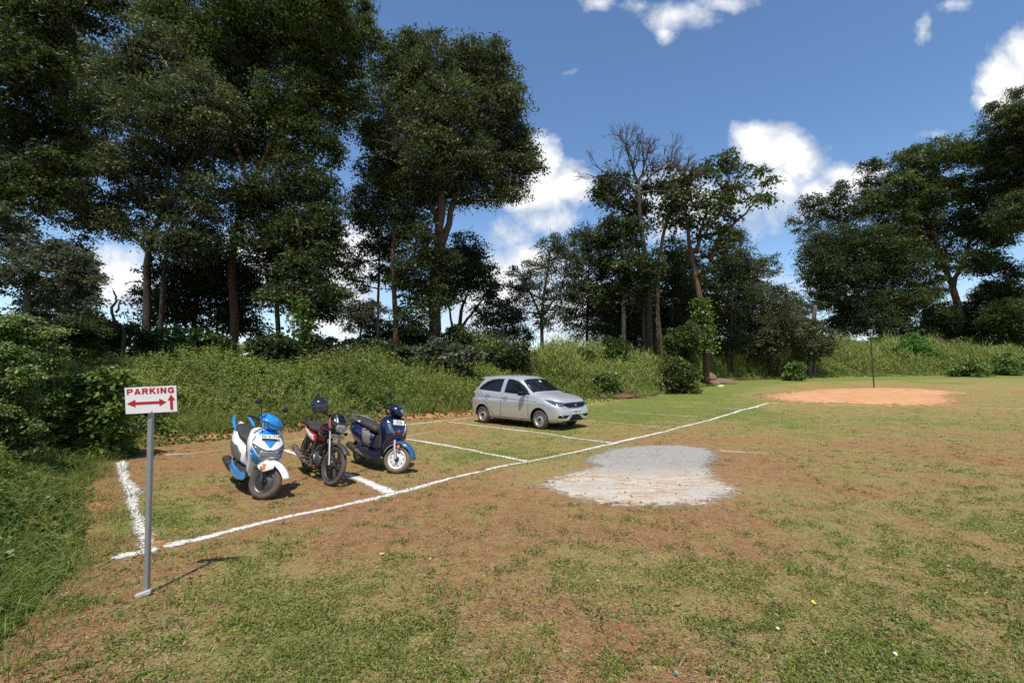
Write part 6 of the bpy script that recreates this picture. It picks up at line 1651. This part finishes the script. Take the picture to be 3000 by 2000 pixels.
def leafobj(name, lab, px, py, L, W, col, rot, curl=.3, group=None, cat='fallen leaf'):
    g = gp(px, py); V = []; n = 9
    for i in range(n):
        t = i / (n - 1); w = W * math.sin(math.pi * min(1, t * .96 + .02)) ** .8 * .5
        for s in (-1, -.5, 0, .5, 1): V.append(((t - .5) * L, s * w, curl * L * ((t - .5) ** 2 + .25 * s * s * .5)))
    Fc = [(i * 5 + j, i * 5 + j + 1, (i + 1) * 5 + j + 1, (i + 1) * 5 + j) for i in range(n - 1) for j in range(4)]
    o = build(name, V, Fc, simple(name + '_mat', col, .6, var=.25, scale=60), None, solid=.001)
    o.location = (g[0], g[1], gz_exact(g[0], g[1]) + .022); o.rotation_euler = (R(12), R(-8), R(rot)); tag(o, lab, cat, group); return o
leafobj('fallen_leaf', 'yellow fallen leaf on the grass low in the right half', 2383, 1778, .052, .03, (0.62, 0.45, 0.03), 75)
for i, (x, y, lab) in enumerate([(1985, 1780, 'curled orange brown leaf left of the yellow leaf'), (2150, 1892, 'dark brown curled leaf below the yellow leaf'), (1762, 1820, 'dark leaf beside bare soil near the bottom centre'), (2385, 1893, 'pinkish dry leaf straight below the yellow leaf'),
                                 (2550, 1718, 'dark curled leaf up and right of the yellow leaf'), (2420, 1686, 'brown leaf just above the yellow leaf'), (2348, 1626, 'tan leaf highest of the few around the yellow leaf'), (2780, 1670, 'tan leaf in the olive grass toward the right edge'), (1180, 1640, 'small dark leaf below the long chalk line'), (1120, 1632, 'pale dry leaf below the long chalk line')]):
    leafobj('fallen_leaf', lab, x, y, .045, .024, [(0.35, 0.16, 0.07), (0.06, 0.035, 0.025), (0.08, 0.05, 0.035), (0.40, 0.20, 0.13), (0.07, 0.045, 0.04), (0.22, 0.12, 0.07), (0.42, 0.27, 0.14), (0.42, 0.30, 0.15), (0.08, 0.05, 0.03), (0.55, 0.45, 0.3)][i], 40 * i, .6)
for i, (x, y, s, lab) in enumerate([(1751, 1710, .025, 'small round white pebble near the bottom centre'), (2622, 1922, .045, 'flat white shard on the grass at the bottom right'), (2278, 1852, .035, 'small grey white stone below the yellow leaf'), (1260, 1645, .03, 'white pebble in the brown grass left of centre')]):
    rock('pebble', lab, x, y, (s * .7, s * .5, s * .4), (0.72, 0.70, 0.66), 20 + i, None, 'pebble', .015)
rock('litter_scrap', 'tiny turquoise scrap of litter at the bottom edge', 1981, 1987, (.022, .014, .02), (0.05, 0.45, 0.50), 33, None, 'litter', .03)
# scattered clods
t = []
for k in range(260):
    y = 2.2 * (9 / 2.2) ** RNG.random(); x = RNG.uniform(-1.1, 1.25) * y
    if foot_dist(np.array([x]), np.array([y]))[0] > 0: continue
    s = .010 * RNG.uniform(.5, 1.8); z = gz_exact(x, y)
    c = np.array([x, y, z + s * .3]); oc = RNG.normal(size=(6, 3)) * .25 + np.array([(1, 0, 0), (-1, 0, 0), (0, 1, 0), (0, -1, 0), (0, 0, 1), (0, 0, -1)])
    V = c + oc * s; t.append(([tuple(v) for v in V], [(0, 2, 4), (2, 1, 4), (1, 3, 4), (3, 0, 4), (2, 0, 5), (1, 2, 5), (3, 1, 5), (0, 3, 5)]))
V, Fc = merge(*t)
o = build('soil_clods', V, Fc, simple('clod', (0.17, 0.085, 0.045), .95, var=.4, scale=3), None, smooth_=False); tag(o, 'small dark clods of soil scattered on the field', 'soil clods', kind='stuff')

# crumbs on the ash and the sand
def crumbs(name, lab, c, rx, ry, n, s0, col):
    t = []
    for _ in range(n):
        a = RNG.uniform(0, 6.28); r = RNG.random() ** .5 * 1.1
        x = c[0] + rx * r * math.cos(a); y = c[1] + ry * r * math.sin(a); s = s0 * RNG.uniform(.4, 1.8)
        oc = RNG.normal(size=(6, 3)) * .25 + np.array([(1, 0, 0), (-1, 0, 0), (0, 1, 0), (0, -1, 0), (0, 0, .8), (0, 0, -.8)])
        V = np.array([x, y, gz_exact(x, y) + .02 + s * .2]) + oc * s
        t.append(([tuple(v) for v in V], [(0, 2, 4), (2, 1, 4), (1, 3, 4), (3, 0, 4), (2, 0, 5), (1, 2, 5), (3, 1, 5), (0, 3, 5)]))
    o = build(name, *merge(*t), simple(name + '_mat', col, .95, var=.5, scale=2), None, smooth_=False); tag(o, lab, 'crumbs', kind='stuff')
crumbs('ash_crumbs', 'dark and pale crumbs strewn over the ash patch', ASH_C, 2.2, 1.4, 150, .010, (0.20, 0.15, 0.11))
crumbs('ash_grit', 'pale grit strewn over and around the ash patch', ASH_C, 1.9, 1.2, 600, .006, (0.42, 0.38, 0.33))
sc_ = np.array(gp(2450, 1163)[:2])
crumbs('sand_clods', 'lumps of earth scattered over the orange sand', sc_, 4.0, 2.0, 160, .035, (0.36, 0.18, 0.08))

# helmet on the mirror nearest the camera
mw = mb.matrix_world
ST_ = steer((.64, 0, .30), (.34, 0, .98), 12)
hp = mw @ (ST_ @ Vector((.31, -.29, 1.135)))
hp = Vector((hp.x, hp.y, hp.z))
helmet(hp, (R(10), R(14), R(-72)))
print('HELMET', hp, 1500 + F * hp.x / hp.y, HY - F * (hp.z - CH) / hp.y)
